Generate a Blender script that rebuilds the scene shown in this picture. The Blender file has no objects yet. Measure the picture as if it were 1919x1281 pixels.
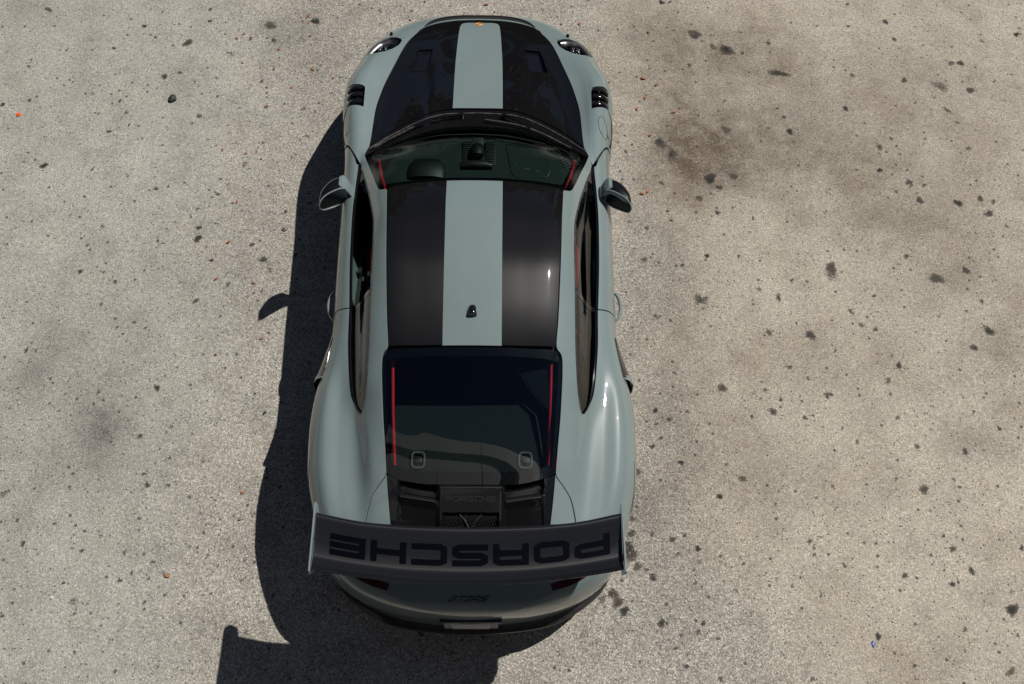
import bpy, bmesh, math, random
import numpy as np
from mathutils import Vector, Matrix

# ------------------------------------------------------------------ camera, sky, sun, exposure
scene = bpy.context.scene
cam_d = bpy.data.cameras.new("camera"); cam = bpy.data.objects.new("camera", cam_d)
scene.collection.objects.link(cam); scene.camera = cam
cam_d.sensor_width = 36.0; cam_d.lens = 1800.0 / 1919.0 * 36.0
cam_d.clip_start = 0.05; cam_d.clip_end = 2000.0
CAM = Vector((.13227, -3.09041, 5.89310))
FW = Vector((.016107, .434253, -.900647)); UP = Vector((-.005258, .900788, .434227)); RT = FW.cross(UP)
cam.matrix_world = Matrix(((RT.x, UP.x, -FW.x, CAM.x), (RT.y, UP.y, -FW.y, CAM.y), (RT.z, UP.z, -FW.z, CAM.z), (0, 0, 0, 1)))

SUN = Vector((.575, .335, 1.0)).normalized()          # towards the sun
EL = math.asin(SUN.z); AZ = math.atan2(SUN.x, SUN.y)
world = bpy.data.worlds.new("World"); scene.world = world; world.use_nodes = True
nt = world.node_tree; nt.nodes.clear()
sky = nt.nodes.new('ShaderNodeTexSky'); sky.sky_type = 'NISHITA'; sky.sun_disc = False
sky.sun_elevation = EL; sky.sun_rotation = AZ; sky.altitude = 2500.0; sky.air_density = .75; sky.dust_density = .15; sky.ozone_density = 1.2
bg = nt.nodes.new('ShaderNodeBackground'); bg.inputs['Strength'].default_value = .05
wo = nt.nodes.new('ShaderNodeOutputWorld')
nt.links.new(sky.outputs[0], bg.inputs[0]); nt.links.new(bg.outputs[0], wo.inputs[0])
sun_d = bpy.data.lights.new("sun", 'SUN'); sun = bpy.data.objects.new("sun", sun_d); scene.collection.objects.link(sun)
sun_d.energy = 5.0; sun_d.angle = math.radians(.5); sun_d.color = (1.0, .95, .88)
sun.rotation_euler = SUN.to_track_quat('Z', 'Y').to_euler(); sun.location = SUN * 30
vs = scene.view_settings
vs.view_transform = 'Standard'; vs.look = 'None'; vs.gamma = 1.0; vs.use_curve_mapping = False
vs.exposure = -.15
scene.render.resolution_x = 1024; scene.render.resolution_y = 684

# ---- SURFACE BEGIN
# Body sections: right half of the car, x outwards, y forwards, z up (metres).
# columns: y, zc, x1,z1, xa,za, xt,zt, xb,zb, x5,z5, x6,z6, x7,z7, xw,zw
SEC = np.array([
 [ 2.205,.485, .006,.485,.012,.485,.015,.484,.018,.483,.020,.480,.022,.475,.024,.465,.026,.44],
 [ 2.196,.510, .055,.510,.100,.508,.120,.505,.140,.501,.155,.494,.168,.484,.180,.468,.190,.44],
 [ 2.172,.541, .105,.541,.190,.537,.228,.533,.262,.527,.288,.517,.311,.502,.335,.475,.355,.44],
 [ 2.128,.568, .148,.568,.272,.563,.328,.558,.378,.550,.414,.538,.447,.518,.480,.482,.505,.44],
 [ 2.060,.592, .190,.592,.350,.588,.420,.583,.480,.575,.525,.562,.567,.540,.607,.495,.637,.44],
 [ 1.930,.628, .220,.629,.430,.628,.500,.627,.565,.622,.620,.611,.670,.588,.722,.540,.755,.45],
 [ 1.740,.672, .255,.674,.512,.682,.580,.690,.640,.694,.700,.691,.755,.669,.806,.610,.838,.48],
 [ 1.600,.705, .280,.706,.560,.708,.622,.720,.676,.730,.724,.733,.780,.714,.842,.650,.885,.51],
 [ 1.370,.765, .300,.763,.621,.750,.680,.765,.730,.784,.775,.797,.830,.790,.888,.730,.926,.55],
 [ 1.240,.797, .300,.793,.645,.775,.700,.792,.745,.813,.785,.827,.837,.818,.893,.755,.930,.56],
 [ 1.000,.868, .300,.860,.675,.820,.711,.834,.745,.850,.785,.857,.832,.842,.876,.780,.912,.56],
 [ .800,.940, .300,.922,.686,.862,.712,.868,.738,.875,.775,.877,.816,.860,.852,.800,.886,.56],
 [ .635,1.025,.300,1.002,.696,.902,.716,.900,.736,.895,.775,.889,.812,.868,.847,.800,.868,.56],
 [ .450,1.120,.300,1.098,.644,.992,.698,.942,.733,.903,.770,.893,.810,.868,.845,.800,.865,.56],
 [ .255,1.213,.300,1.190,.586,1.108,.650,1.040,.737,.908,.771,.896,.810,.868,.844,.800,.863,.56],
 [0.13,1.258,0.3,1.237,0.54,1.163,0.615,1.098,0.737,0.911,0.77,0.898,0.809,0.869,0.843,0.8,0.852,0.56],
 [-0.063,1.287,0.28,1.271,0.497,1.224,0.583,1.15,0.731,0.915,0.765,0.901,0.805,0.87,0.84,0.8,0.86,0.56],
 [-0.3,1.285,0.28,1.27,0.483,1.231,0.571,1.168,0.714,0.921,0.752,0.905,0.796,0.872,0.835,0.8,0.857,0.56],
 [-0.55,1.26,0.27,1.246,0.469,1.207,0.568,1.147,0.706,0.929,0.745,0.911,0.792,0.875,0.832,0.8,0.852,0.56],
 [-0.78,1.222,0.26,1.208,0.462,1.17,0.567,1.11,0.688,0.938,0.74,0.914,0.803,0.876,0.862,0.795,0.89,0.58],
 [-1,1.168,0.26,1.155,0.476,1.107,0.573,1.056,0.662,0.943,0.735,0.899,0.822,0.884,0.9,0.792,0.938,0.6],
 [-1.155,1.124,0.26,1.112,0.472,1.064,0.58,0.992,0.655,0.913,0.73,0.89,0.828,0.879,0.908,0.792,0.947,0.6],
 [-1.38,1.052,0.25,1.042,0.455,1.005,0.533,0.972,0.632,0.887,0.72,0.869,0.818,0.861,0.9,0.782,0.94,0.6],
 [-1.6,0.968,0.24,0.962,0.437,0.937,0.518,0.912,0.614,0.858,0.7,0.845,0.786,0.834,0.86,0.76,0.897,0.6],
 [-1.8,0.9,0.23,0.897,0.418,0.885,0.502,0.866,0.592,0.833,0.666,0.815,0.74,0.788,0.803,0.725,0.838,0.59],
 [-1.95,.850, .215,.847,.392,.836,.478,.824,.556,.806,.625,.780,.688,.745,.738,.690,.770,.58],
 [-2.05,0.797,0.19,0.793,0.345,0.781,0.418,0.769,0.482,0.752,0.536,0.7273,0.583,0.6977,0.622,0.6537,0.65,0.57],
 [-2.11,0.755,0.155,0.751,0.28,0.74,0.338,0.73,0.388,0.717,0.43,0.696,0.465,0.67,0.497,0.631,0.522,0.56],
 [-2.155,0.696,0.105,0.694,0.19,0.686,0.23,0.68,0.264,0.672,0.293,0.6566,0.318,0.636,0.34,0.6018,0.358,0.56],
 [-2.178,0.63,0.045,0.63,0.085,0.628,0.103,0.625,0.12,0.622,0.134,0.614,0.147,0.603,0.158,0.585,0.168,0.56],
 [-2.186,0.577,0.006,0.577,0.012,0.577,0.015,0.576,0.018,0.575,0.02,0.5728,0.022,0.57,0.024,0.5654,0.026,0.558],
])
def pchip(xk, yk, x):
    xk=np.asarray(xk,float); yk=np.asarray(yk,float); h=np.diff(xk); d=np.diff(yk)/h
    m=np.zeros(len(xk))
    for i in range(1,len(xk)-1):
        if d[i-1]*d[i]>0:
            w1=2*h[i]+h[i-1]; w2=h[i]+2*h[i-1]; m[i]=(w1+w2)/(w1/d[i-1]+w2/d[i])
    m[0],m[-1]=d[0],d[-1]
    x=np.clip(x,xk[0],xk[-1]); i=np.clip(np.searchsorted(xk,x)-1,0,len(xk)-2)
    t=(x-xk[i])/h[i]; a,b=yk[i],yk[i+1]
    return a*(1+2*t)*(1-t)**2+m[i]*h[i]*t*(1-t)**2+b*t*t*(3-2*t)+m[i+1]*h[i]*t*t*(t-1)
NY=1750; Y0,Y1=-2.186,2.205; YG=np.linspace(Y0,Y1,NY); NSEG=16
def build_surface():
    K=SEC[::-1]; yk=K[:,0]
    ln=[(np.zeros(NY),pchip(yk,K[:,1],YG))]
    for j in range(8): ln.append((pchip(yk,K[:,2+2*j],YG),pchip(yk,K[:,3+2*j],YG)))
    xw,zw=ln[-1]
    f=np.clip(np.minimum(Y1-YG,YG-Y0)/.25,0,1)
    ln.append((xw*.985-.008*f,np.full(NY,.34))); ln.append((xw*.96-.02*f,np.full(NY,.16)))
    PX=np.array([l[0] for l in ln]); PZ=np.array([l[1] for l in ln]); n=len(ln)
    dx=np.diff(PX,axis=0); dz=np.diff(PZ,axis=0); d=np.sqrt(dx*dx+dz*dz)+1e-6
    TX=np.zeros_like(PX); TZ=np.zeros_like(PZ); TX[0]=1
    for i in range(1,n-1):
        TX[i]=(dx[i-1]/d[i-1]*d[i]+dx[i]/d[i]*d[i-1])/(d[i]+d[i-1])
        TZ[i]=(dz[i-1]/d[i-1]*d[i]+dz[i]/d[i]*d[i-1])/(d[i]+d[i-1])
    TX[-1],TZ[-1]=dx[-1]/d[-1],dz[-1]/d[-1]
    cols=[]; 
    for i in range(n-1):
        for k in range(NSEG):
            t=k/NSEG; a=(1+2*t)*(1-t)**2; b=t*(1-t)**2; c=t*t*(3-2*t); e=t*t*(t-1)
            cols.append((a*PX[i]+b*d[i]*TX[i]+c*PX[i+1]+e*d[i]*TX[i+1], a*PZ[i]+b*d[i]*TZ[i]+c*PZ[i+1]+e*d[i]*TZ[i+1]))
    cols.append((PX[-1],PZ[-1]))
    X=np.array([c[0] for c in cols]).T.copy(); Z=np.array([c[1] for c in cols]).T.copy()
    # smooth along the length so that the panels reflect cleanly
    sg=14; k=np.exp(-.5*(np.arange(-45,46)/sg)**2); k/=k.sum()
    w=np.clip((np.minimum(Y1-YG,YG-Y0)-.06)/.25,0,1)[:,None]
    for A in (X,Z):
        B=np.apply_along_axis(lambda c:np.convolve(np.pad(c,45,mode='edge'),k,'valid'),0,A)
        A[:]=A*(1-w)+B*w
    return X,Z
SX,SZ=build_surface(); UG=np.arange(SX.shape[1])/NSEG
def _row(y):
    q=np.clip((np.asarray(y,float)-Y0)/(Y1-Y0)*(NY-1),0,NY-1.001); i=q.astype(int); return i,q-i
def P(u,y):
    u,y=np.broadcast_arrays(np.asarray(u,float),np.asarray(y,float)); i,f=_row(y)
    q=np.clip(u*NSEG,0,SX.shape[1]-1.001); j=q.astype(int); g=q-j
    def s(T): return (T[i,j]*(1-f)+T[i+1,j]*f)*(1-g)+(T[i,j+1]*(1-f)+T[i+1,j+1]*f)*g
    return np.stack([s(SX),y,s(SZ)],-1)
UMAX=8*NSEG+1
def uq(x,y):
    x,y=np.broadcast_arrays(np.abs(np.asarray(x,float)),np.asarray(y,float)); sh=x.shape; x=x.ravel(); y=y.ravel()
    i,f=_row(y); R=SX[i,:UMAX]*(1-f)[:,None]+SX[i+1,:UMAX]*f[:,None]
    R=np.maximum.accumulate(R,axis=1)
    j=np.clip((R<=x[:,None]).sum(1)-1,0,UMAX-2); k=np.arange(len(x)); a=R[k,j]; b=R[k,j+1]
    return ((j+np.clip((x-a)/np.maximum(b-a,1e-9),0,1))/NSEG).reshape(sh)
def zq(x,y): return P(uq(x,y),y)[...,2]
def xw(y): return P(8.0,y)[...,0]
def uz(z,y,ulo=6.2,uhi=10.):
    """u on the flank where the surface is at height z"""
    y=np.asarray(y,float); us=np.linspace(ulo,uhi,120); T=P(us[None,:],y[:,None])[...,2]
    return np.array([np.interp(-zz,-t,us) for zz,t in zip(np.broadcast_to(z,y.shape),T)])
# ---- SURFACE END

# ------------------------------------------------------------------ material helpers
def new_mat(name):
    m = bpy.data.materials.new(name); m.use_nodes = True
    t = m.node_tree; b = t.nodes['Principled BSDF']; return m, t, b
def setp(b, **k):
    for n, v in k.items():
        n = n.replace('_', ' ')
        if n in b.inputs: b.inputs[n].default_value = v
def node(t, kind, **k):
    n = t.nodes.new(kind)
    for a, v in k.items(): setattr(n, a, v)
    return n
def val(t, op, a, b=None, clamp=False):
    n = t.nodes.new('ShaderNodeMath'); n.operation = op; n.use_clamp = clamp
    for i, s in enumerate((a, b)):
        if s is None: continue
        if hasattr(s, 'links'): t.links.new(s, n.inputs[i])
        else: n.inputs[i].default_value = s
    return n.outputs[0]
def mixc(t, f, a, b):
    n = t.nodes.new('ShaderNodeMix'); n.data_type = 'RGBA'
    for s, i in ((f, 0), (a, 6), (b, 7)):
        if hasattr(s, 'links'): t.links.new(s, n.inputs[i])
        else: n.inputs[i].default_value = s if i == 0 else (tuple(s) + (1,) if len(s) == 3 else s)
    return n.outputs[2]
def ramp(t, f, stops):
    n = t.nodes.new('ShaderNodeValToRGB'); e = n.color_ramp.elements
    while len(e) < len(stops): e.new(.5)
    for k, (p, c) in zip(e, stops): k.position = p; k.color = (c, c, c, 1) if not hasattr(c, '__len__') else tuple(c) + (1,)
    t.links.new(f, n.inputs[0]); return n.outputs[0]
def noise(t, vec, scale, detail=2., rough=.5, out=0):
    n = t.nodes.new('ShaderNodeTexNoise'); n.inputs['Scale'].default_value = scale
    n.inputs['Detail'].default_value = detail; n.inputs['Roughness'].default_value = rough
    t.links.new(vec, n.inputs['Vector']); return n.outputs[out]
def objco(t): return node(t, 'ShaderNodeTexCoord').outputs['Object']
def bump(t, b, h, strength, dist):
    n = t.nodes.new('ShaderNodeBump'); n.inputs['Strength'].default_value = strength; n.inputs['Distance'].default_value = dist
    t.links.new(h, n.inputs['Height']); t.links.new(n.outputs[0], b.inputs['Normal'])

def simple(name, col, rough=.5, metal=0., coat=0., spec=.5, dust=0.):
    m, t, b = new_mat(name); setp(b, Base_Color=tuple(col) + (1,), Roughness=rough, Metallic=metal, Coat_Weight=coat, Coat_Roughness=.04, Specular_IOR_Level=spec)
    if dust:
        n = noise(t, objco(t), 35., 5., .65); f = val(t, 'MULTIPLY', ramp(t, n, [(.42, 0.), (.8, 1.)]), dust)
        t.links.new(mixc(t, f, col, (.22, .20, .17)), b.inputs['Base Color'])
        t.links.new(val(t, 'ADD', val(t, 'MULTIPLY', n, .12), rough - .05), b.inputs['Roughness'])
    return m
def paint(name, col):
    m, t, b = new_mat(name); setp(b, Roughness=.38, Coat_Weight=1., Coat_Roughness=.02, Specular_IOR_Level=.22, Coat_IOR=1.52)
    c = objco(t); n = noise(t, c, 3., 3.); g = noise(t, c, 220., 2.)
    d = val(t, 'MULTIPLY', ramp(t, noise(t, c, 14., 6., .7), [(.5, 0.), (.8, 1.)]), .10)
    base = mixc(t, ramp(t, n, [(.3, 0.), (.7, 1.)]), [x * .97 for x in col], [min(1, x * 1.03) for x in col])
    t.links.new(mixc(t, d, base, (.33, .31, .27)), b.inputs['Base Color'])
    t.links.new(val(t, 'ADD', val(t, 'MULTIPLY', g, .012), .004), b.inputs['Coat Roughness'])
    return m
def carbon(name, lo, hi, scale=150., rough=.38, coat=1., tint=(1., .96, .9), aniso=0., sp_=.14):
    """twill woven carbon under clear lacquer: two tow directions whose sheen alternates"""
    m, t, b = new_mat(name); setp(b, Coat_Weight=coat, Coat_Roughness=.03, Specular_IOR_Level=.5, Roughness=rough)
    sep = node(t, 'ShaderNodeSeparateXYZ'); t.links.new(objco(t), sep.inputs[0])
    d1 = val(t, 'SINE', val(t, 'MULTIPLY', val(t, 'ADD', sep.outputs[0], sep.outputs[1]), scale * 6.283))
    d2 = val(t, 'SINE', val(t, 'MULTIPLY', val(t, 'SUBTRACT', sep.outputs[0], sep.outputs[1]), scale * 1.5 * 6.283))
    w = ramp(t, val(t, 'ADD', val(t, 'MULTIPLY', d1, .36), val(t, 'ADD', val(t, 'MULTIPLY', d2, .12), .5)), [(.3, 0.), (.7, 1.)])
    t.links.new(mixc(t, w, [lo * c for c in tint], [hi * c for c in tint]), b.inputs['Base Color'])
    t.links.new(val(t, 'ADD', val(t, 'MULTIPLY', w, -.10), rough + .05), b.inputs['Roughness'])
    sp = val(t, 'ADD', val(t, 'MULTIPLY', w, sp_), .05); t.links.new(sp, b.inputs['Specular IOR Level'])
    bump(t, b, w, .12, .0006)
    if aniso:
        b.inputs['Anisotropic'].default_value = aniso; tg = node(t, 'ShaderNodeCombineXYZ'); tg.inputs[0].default_value = 1.; t.links.new(tg.outputs[0], b.inputs['Tangent'])
    return m
def glass(name, tint, ior=1.5):
    m = bpy.data.materials.new(name); m.use_nodes = True; t = m.node_tree; t.nodes.clear()
    o = node(t, 'ShaderNodeOutputMaterial'); mx = node(t, 'ShaderNodeMixShader')
    tr = node(t, 'ShaderNodeBsdfTransparent'); tr.inputs[0].default_value = tuple(tint) + (1,)
    gl = node(t, 'ShaderNodeBsdfGlossy'); gl.inputs['Roughness'].default_value = .003; gl.inputs[0].default_value = (1, 1, 1, 1)
    fr = node(t, 'ShaderNodeFresnel'); fr.inputs[0].default_value = ior
    gm = node(t, 'ShaderNodeNewGeometry')   # a thin sheet reflects alike from both sides
    io = val(t, 'ADD', val(t, 'MULTIPLY', gm.outputs['Backfacing'], 1. / ior - ior), ior); t.links.new(io, fr.inputs[0])
    t.links.new(fr.outputs[0], mx.inputs[0]); t.links.new(tr.outputs[0], mx.inputs[1]); t.links.new(gl.outputs[0], mx.inputs[2])
    t.links.new(mx.outputs[0], o.inputs[0]); return m

GREY = (.166, .217, .221)
M = dict(
 paint=paint('chalk_grey_paint', GREY),
 stripe=paint('chalk_grey_stripe_paint', GREY),
 carbon_hood=carbon('satin_black_carbon', .0035, .0055, 210., .34, tint=(.95,.97,1.05)),
 carbon=carbon('woven_carbon', .0030, .009, 125., .40, aniso=.85, tint=(1.,.97,.95), sp_=.11),
 carbon_wing=carbon('woven_carbon_wing', .0030, .017, 95., .36, tint=(.93,.98,1.08), aniso=.85, sp_=.17),
 black=simple('satin_black_plastic', (.012, .012, .013), .42, dust=.12),
 gloss=simple('gloss_black_trim', (.006, .006, .007), .12, coat=.6),
 decal=simple('navy_black_lettering_film', (.0015, .002, .004), .3, spec=.05),
 deckletter=simple('embossed_letter', (.016, .016, .018), .3), badge=simple('dark_badge', (.004, .004, .005), .3),
 rubber=simple('black_rubber', (.015, .015, .015), .75, dust=.5),
 frit=simple('black_ceramic_border', (.004, .004, .005), .2),
 inner=simple('dark_inner_structure', (.006, .006, .006), .8),
 alcantara=simple('dark_interior_trim', (.017, .025, .024), .8, spec=.2),
 shelf=simple('dark_shelf_trim', (.011, .015, .015), .85, spec=.15), vent=simple('black_vent_plastic', (.006, .006, .006), .5),
 red=simple('red_painted_tube', (.62, .012, .03), .35, coat=.5),
 redcloth=simple('red_seat_fabric', (.45, .008, .02), .8),
 lens=glass('clear_lens', (.92, .92, .92), 1.45),
 glass=glass('green_tinted_glass', (.53, .65, .61), 1.24), glass_side=glass('side_window_glass', (.42, .52, .49), 1.6),
 glass_dark=glass('dark_tinted_glass', (.58, .66, .65), 1.68), glass_quarter=glass('quarter_window_glass', (.30, .36, .36), 1.7),
 chrome=simple('bright_metal', (.62, .62, .62), .18, metal=1.),
 steel=simple('dark_metal', (.16, .16, .17), .35, metal=1.),
 rim=simple('satin_black_wheel_metal', (.03, .03, .032), .3, metal=.6, coat=.4),
 mirror=simple('mirror_glass', (.14, .15, .16), .02, metal=1.),
 taillens=simple('dark_red_lens', (.055, .002, .004), .1, coat=1.),
 plate=simple('licence_plate_white', (.55, .55, .55), .5), frame=simple('plate_frame_grey', (.34, .34, .35), .45),
 lamp=simple('headlamp_reflector', (.5, .5, .48), .12, metal=1.),
 gold=simple('crest_gold', (.80, .45, .14), .4, metal=.2, coat=.3),
 crestred=simple('crest_red', (.35, .02, .02), .3, coat=.6),
 leaf=simple('dry_leaf', (.30, .125, .055), .7),
 leaf2=simple('brown_leaf', (.24, .09, .035), .75),
 stone=simple('black_stone', (.02, .021, .024), .6),
 orange=simple('bright_orange_plastic', (.75, .09, .01), .4),
 blue=simple('blue_plastic', (.01, .05, .32), .4),
 clock=simple('dial_face', (.10, .11, .11), .4),
)

# ------------------------------------------------------------------ mesh helpers
COL = scene.collection
def empty(name, label=None, cat=None, loc=(0, 0, 0)):
    o = bpy.data.objects.new(name, None); COL.objects.link(o); o.location = loc; o.empty_display_size = .2
    if label: o['label'] = label; o['category'] = cat
    return o
def add(name, me, mat, parent=None, label=None):
    if mat is not None: me.materials.clear(); me.materials.append(mat)
    o = bpy.data.objects.new(name, me); COL.objects.link(o)
    if parent is not None: o.parent = parent
    if label: o['label'] = label
    return o
def finish(bm, name, sharp=38.):
    me = bpy.data.meshes.new(name); bm.to_mesh(me); bm.free()
    me.polygons.foreach_set('use_smooth', [True] * len(me.polygons))
    me.set_sharp_from_angle(angle=math.radians(sharp)); return me
def gfaces(n, m, o=0):
    return [(o + i * m + j, o + (i + 1) * m + j, o + (i + 1) * m + j + 1, o + i * m + j + 1) for i in range(n - 1) for j in range(m - 1)]
def inpoly(pts, poly):
    x, y = pts[:, 0], pts[:, 1]; r = np.zeros(len(pts), bool); q = np.asarray(poly); k = np.roll(q, 1, 0)
    for (x1, y1), (x2, y2) in zip(q, k):
        c = ((y1 > y) != (y2 > y)) & (x < (x2 - x1) * (y - y1) / (y2 - y1 + 1e-12) + x1); r ^= c
    return r
def panel(name, grids, mat, parent, rim=.012, off=0., sym=False, sgn=1, holes=(), sharp=38., label=None, outref=None):
    """sheet panel from one or more (n,m,3) grids, welded, with a folded-down edge"""
    bm = bmesh.new()
    for G in (grids if isinstance(grids, (list, tuple)) else [grids]):
        n, m = G.shape[:2]
        for s in ((1, -1) if sym else (sgn,)):
            V = [bm.verts.new((s * p[0], p[1], p[2])) for p in G.reshape(-1, 3)]
            for f in gfaces(n, m):
                try: bm.faces.new([V[i] for i in (f if s > 0 else f[::-1])])
                except ValueError: pass
    bmesh.ops.remove_doubles(bm, verts=bm.verts[:], dist=2e-4)
    bmesh.ops.dissolve_degenerate(bm, edges=bm.edges[:], dist=1e-5)
    bm.normal_update()
    d = sum(f.normal.dot(Vector((f.calc_center_median().x * .8, 0, .7))) * f.calc_area() for f in bm.faces)
    if d < 0: bmesh.ops.reverse_faces(bm, faces=bm.faces[:])
    bm.normal_update()
    if off:
        mv = [(v, v.normal.copy()) for v in bm.verts]
        for v, nn in mv: v.co += nn * off
    for poly in holes:
        q = np.asarray(poly, float); lo, hi = q.min(0) - .03, q.max(0) + .03
        for a, b in zip(q, np.roll(q, -1, 0)):
            fs = [f for f in bm.faces if lo[0] < f.calc_center_median().x < hi[0] and lo[1] < f.calc_center_median().y < hi[1]]
            if not fs: break
            es = {e for f in fs for e in f.edges}; vs_ = {v for f in fs for v in f.verts}
            bmesh.ops.bisect_plane(bm, geom=fs + list(es) + list(vs_), dist=1e-5, plane_co=(a[0], a[1], 0), plane_no=(b[1] - a[1], a[0] - b[0], 0))
        fs = list(bm.faces)
        if fs:
            c = np.array([f.calc_center_median()[:2] for f in fs]); k = inpoly(c, q)
            bmesh.ops.delete(bm, geom=[f for f, z in zip(fs, k) if z], context='FACES')
    if rim:
        bm.normal_update(); be = [e for e in bm.edges if e.is_boundary]
        nrm = {v: v.normal.copy() for e in be for v in e.verts}
        r = bmesh.ops.extrude_edge_only(bm, edges=be); nv = [g for g in r['geom'] if isinstance(g, bmesh.types.BMVert)]
        src = {}
        for v in nv:
            for e in v.link_edges:
                w = e.other_vert(v)
                if w in nrm and (w.co - v.co).length < 1e-7: src[v] = nrm[w]
        for v in nv:
            if v in src: v.co -= src[v] * rim
    return add(name, finish(bm, name, sharp), mat, parent, label)
def mesh(name, V, F, mat, parent=None, sgn=1, sharp=38., weld=0., label=None, recalc=True):
    bm = bmesh.new(); vs_ = [bm.verts.new((sgn * v[0], v[1], v[2])) for v in V]
    for f in F:
        try: bm.faces.new([vs_[i] for i in f])
        except ValueError: pass
    if weld: bmesh.ops.remove_doubles(bm, verts=bm.verts[:], dist=weld)
    if recalc: bmesh.ops.recalc_face_normals(bm, faces=bm.faces[:])
    return add(name, finish(bm, name, sharp), mat, parent, label)
def box(name, c, s, mat, parent=None, rot=(0, 0, 0), bev=.0, label=None):
    bm = bmesh.new(); bmesh.ops.create_cube(bm, size=1.); bmesh.ops.scale(bm, vec=s, verts=bm.verts[:])
    if bev: bmesh.ops.bevel(bm, geom=bm.edges[:], offset=bev, segments=2, affect='EDGES', profile=.6)
    from mathutils import Euler
    bmesh.ops.transform(bm, matrix=Matrix.Translation(c) @ Euler(rot).to_matrix().to_4x4(), verts=bm.verts[:])
    return add(name, finish(bm, name), mat, parent, label)
def tube(name, pts, r, mat, parent=None, n=10, sgn=1, flat=1., label=None, caps=True):
    pts = [Vector((sgn * p[0], p[1], p[2])) for p in pts]; V = []; F = []; up = Vector((0, 0, 1)); N = len(pts)
    rr = r if hasattr(r, '__len__') else [r] * N
    for i, p in enumerate(pts):
        d = (pts[min(i + 1, N - 1)] - pts[max(i - 1, 0)]).normalized(); a = d.cross(up)
        if a.length < 1e-3: a = d.cross(Vector((0, 1, 0)))
        a.normalize(); b = d.cross(a).normalized()
        for k in range(n):
            th = 2 * math.pi * k / n; V.append(p + a * math.cos(th) * rr[i] + b * math.sin(th) * rr[i] * flat)
    for i in range(N - 1):
        for k in range(n): F.append((i * n + k, i * n + (k + 1) % n, (i + 1) * n + (k + 1) % n, (i + 1) * n + k))
    if caps: F += [tuple(range(n))[::-1], tuple(range((N - 1) * n, N * n))]
    return mesh(name, V, F, mat, parent, label=label)
def crv(pts, n):
    """smooth curve through plan points, n samples, even in arc length"""
    p = np.asarray(pts, float); d = np.r_[0, np.cumsum(np.sqrt((np.diff(p, axis=0) ** 2).sum(1)))]
    s = np.linspace(0, d[-1], 400); q = np.stack([pchip(d, p[:, k], s) for k in range(p.shape[1])], 1)
    e = np.r_[0, np.cumsum(np.sqrt((np.diff(q, axis=0) ** 2).sum(1)))]; w = np.linspace(0, e[-1], n)
    return np.stack([np.interp(w, e, q[:, k]) for k in range(p.shape[1])], 1)
def coons(c0, c1, d0, d1, n, m):
    """c0,c1: m points across (front, rear); d0,d1: n points along (inner, outer)"""
    c0, c1, d0, d1 = crv(c0, m), crv(c1, m), crv(d0, n), crv(d1, n)
    s = np.linspace(0, 1, m)[None, :, None]; t = np.linspace(0, 1, n)[:, None, None]
    A = (1 - t) * c0[None] + t * c1[None]; B = (1 - s) * d0[:, None] + s * d1[:, None]
    C = (1 - s) * (1 - t) * c0[0] + s * (1 - t) * c0[-1] + (1 - s) * t * c1[0] + s * t * c1[-1]
    return A + B - C
def drape(G, dz=0.): return np.stack([G[..., 0], G[..., 1], zq(G[..., 0], G[..., 1]) + dz], -1)
def interp(keys, y):
    k = np.array(sorted(keys)); return pchip(k[:, 0], k[:, 1], np.asarray(y, float))
def strip(name, A, B, mat, parent, n=60, m=5, off=.003, rim=.006, sgn=1, sym=False, sharp=38., label=None):
    """overlay strip draped between two plan curves"""
    a, b = crv(A, n), crv(B, n); s = np.linspace(0, 1, m)[None, :, None]
    return panel(name, drape(a[:, None] * (1 - s) + b[:, None] * s), mat, parent, rim, off, sym, sgn, sharp=sharp, label=label)

# ------------------------------------------------------------------ lettering strokes (x right, y up, unit box)
def rr(x0, y0, x1, y1, c, seq):
    """corner point list with chamfers for a rounded path"""
    return seq
GL = {
 'P': [([(0, 0), (0, 1), (.86, 1), (1, .88), (1, .5), (.86, .38), (.0, .38)], False, 'stem')],
 'O': [([(.14, 0), (0, .14), (0, .86), (.14, 1), (.86, 1), (1, .86), (1, .14), (.86, 0)], True, '')],
 'R': [([(0, 0), (0, 1), (.86, 1), (1, .88), (1, .52), (.86, .40), (.0, .40)], False, 'stem'), ([(.86, .40), (1, .26), (1, 0)], False, '')],
 'S': [([(1, 1), (.14, 1), (0, .88), (0, .64), (.14, .52), (.86, .52), (1, .40), (1, .12), (.86, 0), (0, 0)], False, '')],
 'C': [([(1, 1), (.14, 1), (0, .88), (0, .12), (.14, 0), (1, 0)], False, '')],
 'H': [([(0, 0), (0, 1)], False, ''), ([(1, 0), (1, 1)], False, ''), ([(0, .5), (1, .5)], False, 'in')],
 'E': [([(1, 1), (0, 1), (0, 0), (1, 0)], False, ''), ([(0, .5), (1, .5)], False, 'in1')],
 'G': [([(1, .86), (.8, 1), (.25, 1), (0, .75), (0, .25), (.25, 0), (.8, 0), (1, .2), (1, .5), (.55, .5)], False, '')],
 'T': [([(0, 1), (1, 1)], False, ''), ([(.5, .95), (.5, 0)], False, 'in0')],
 '2': [([(0, .8), (.2, 1), (.8, 1), (1, .8), (1, .6), (0, 0), (1, 0)], False, '')],
}
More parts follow.
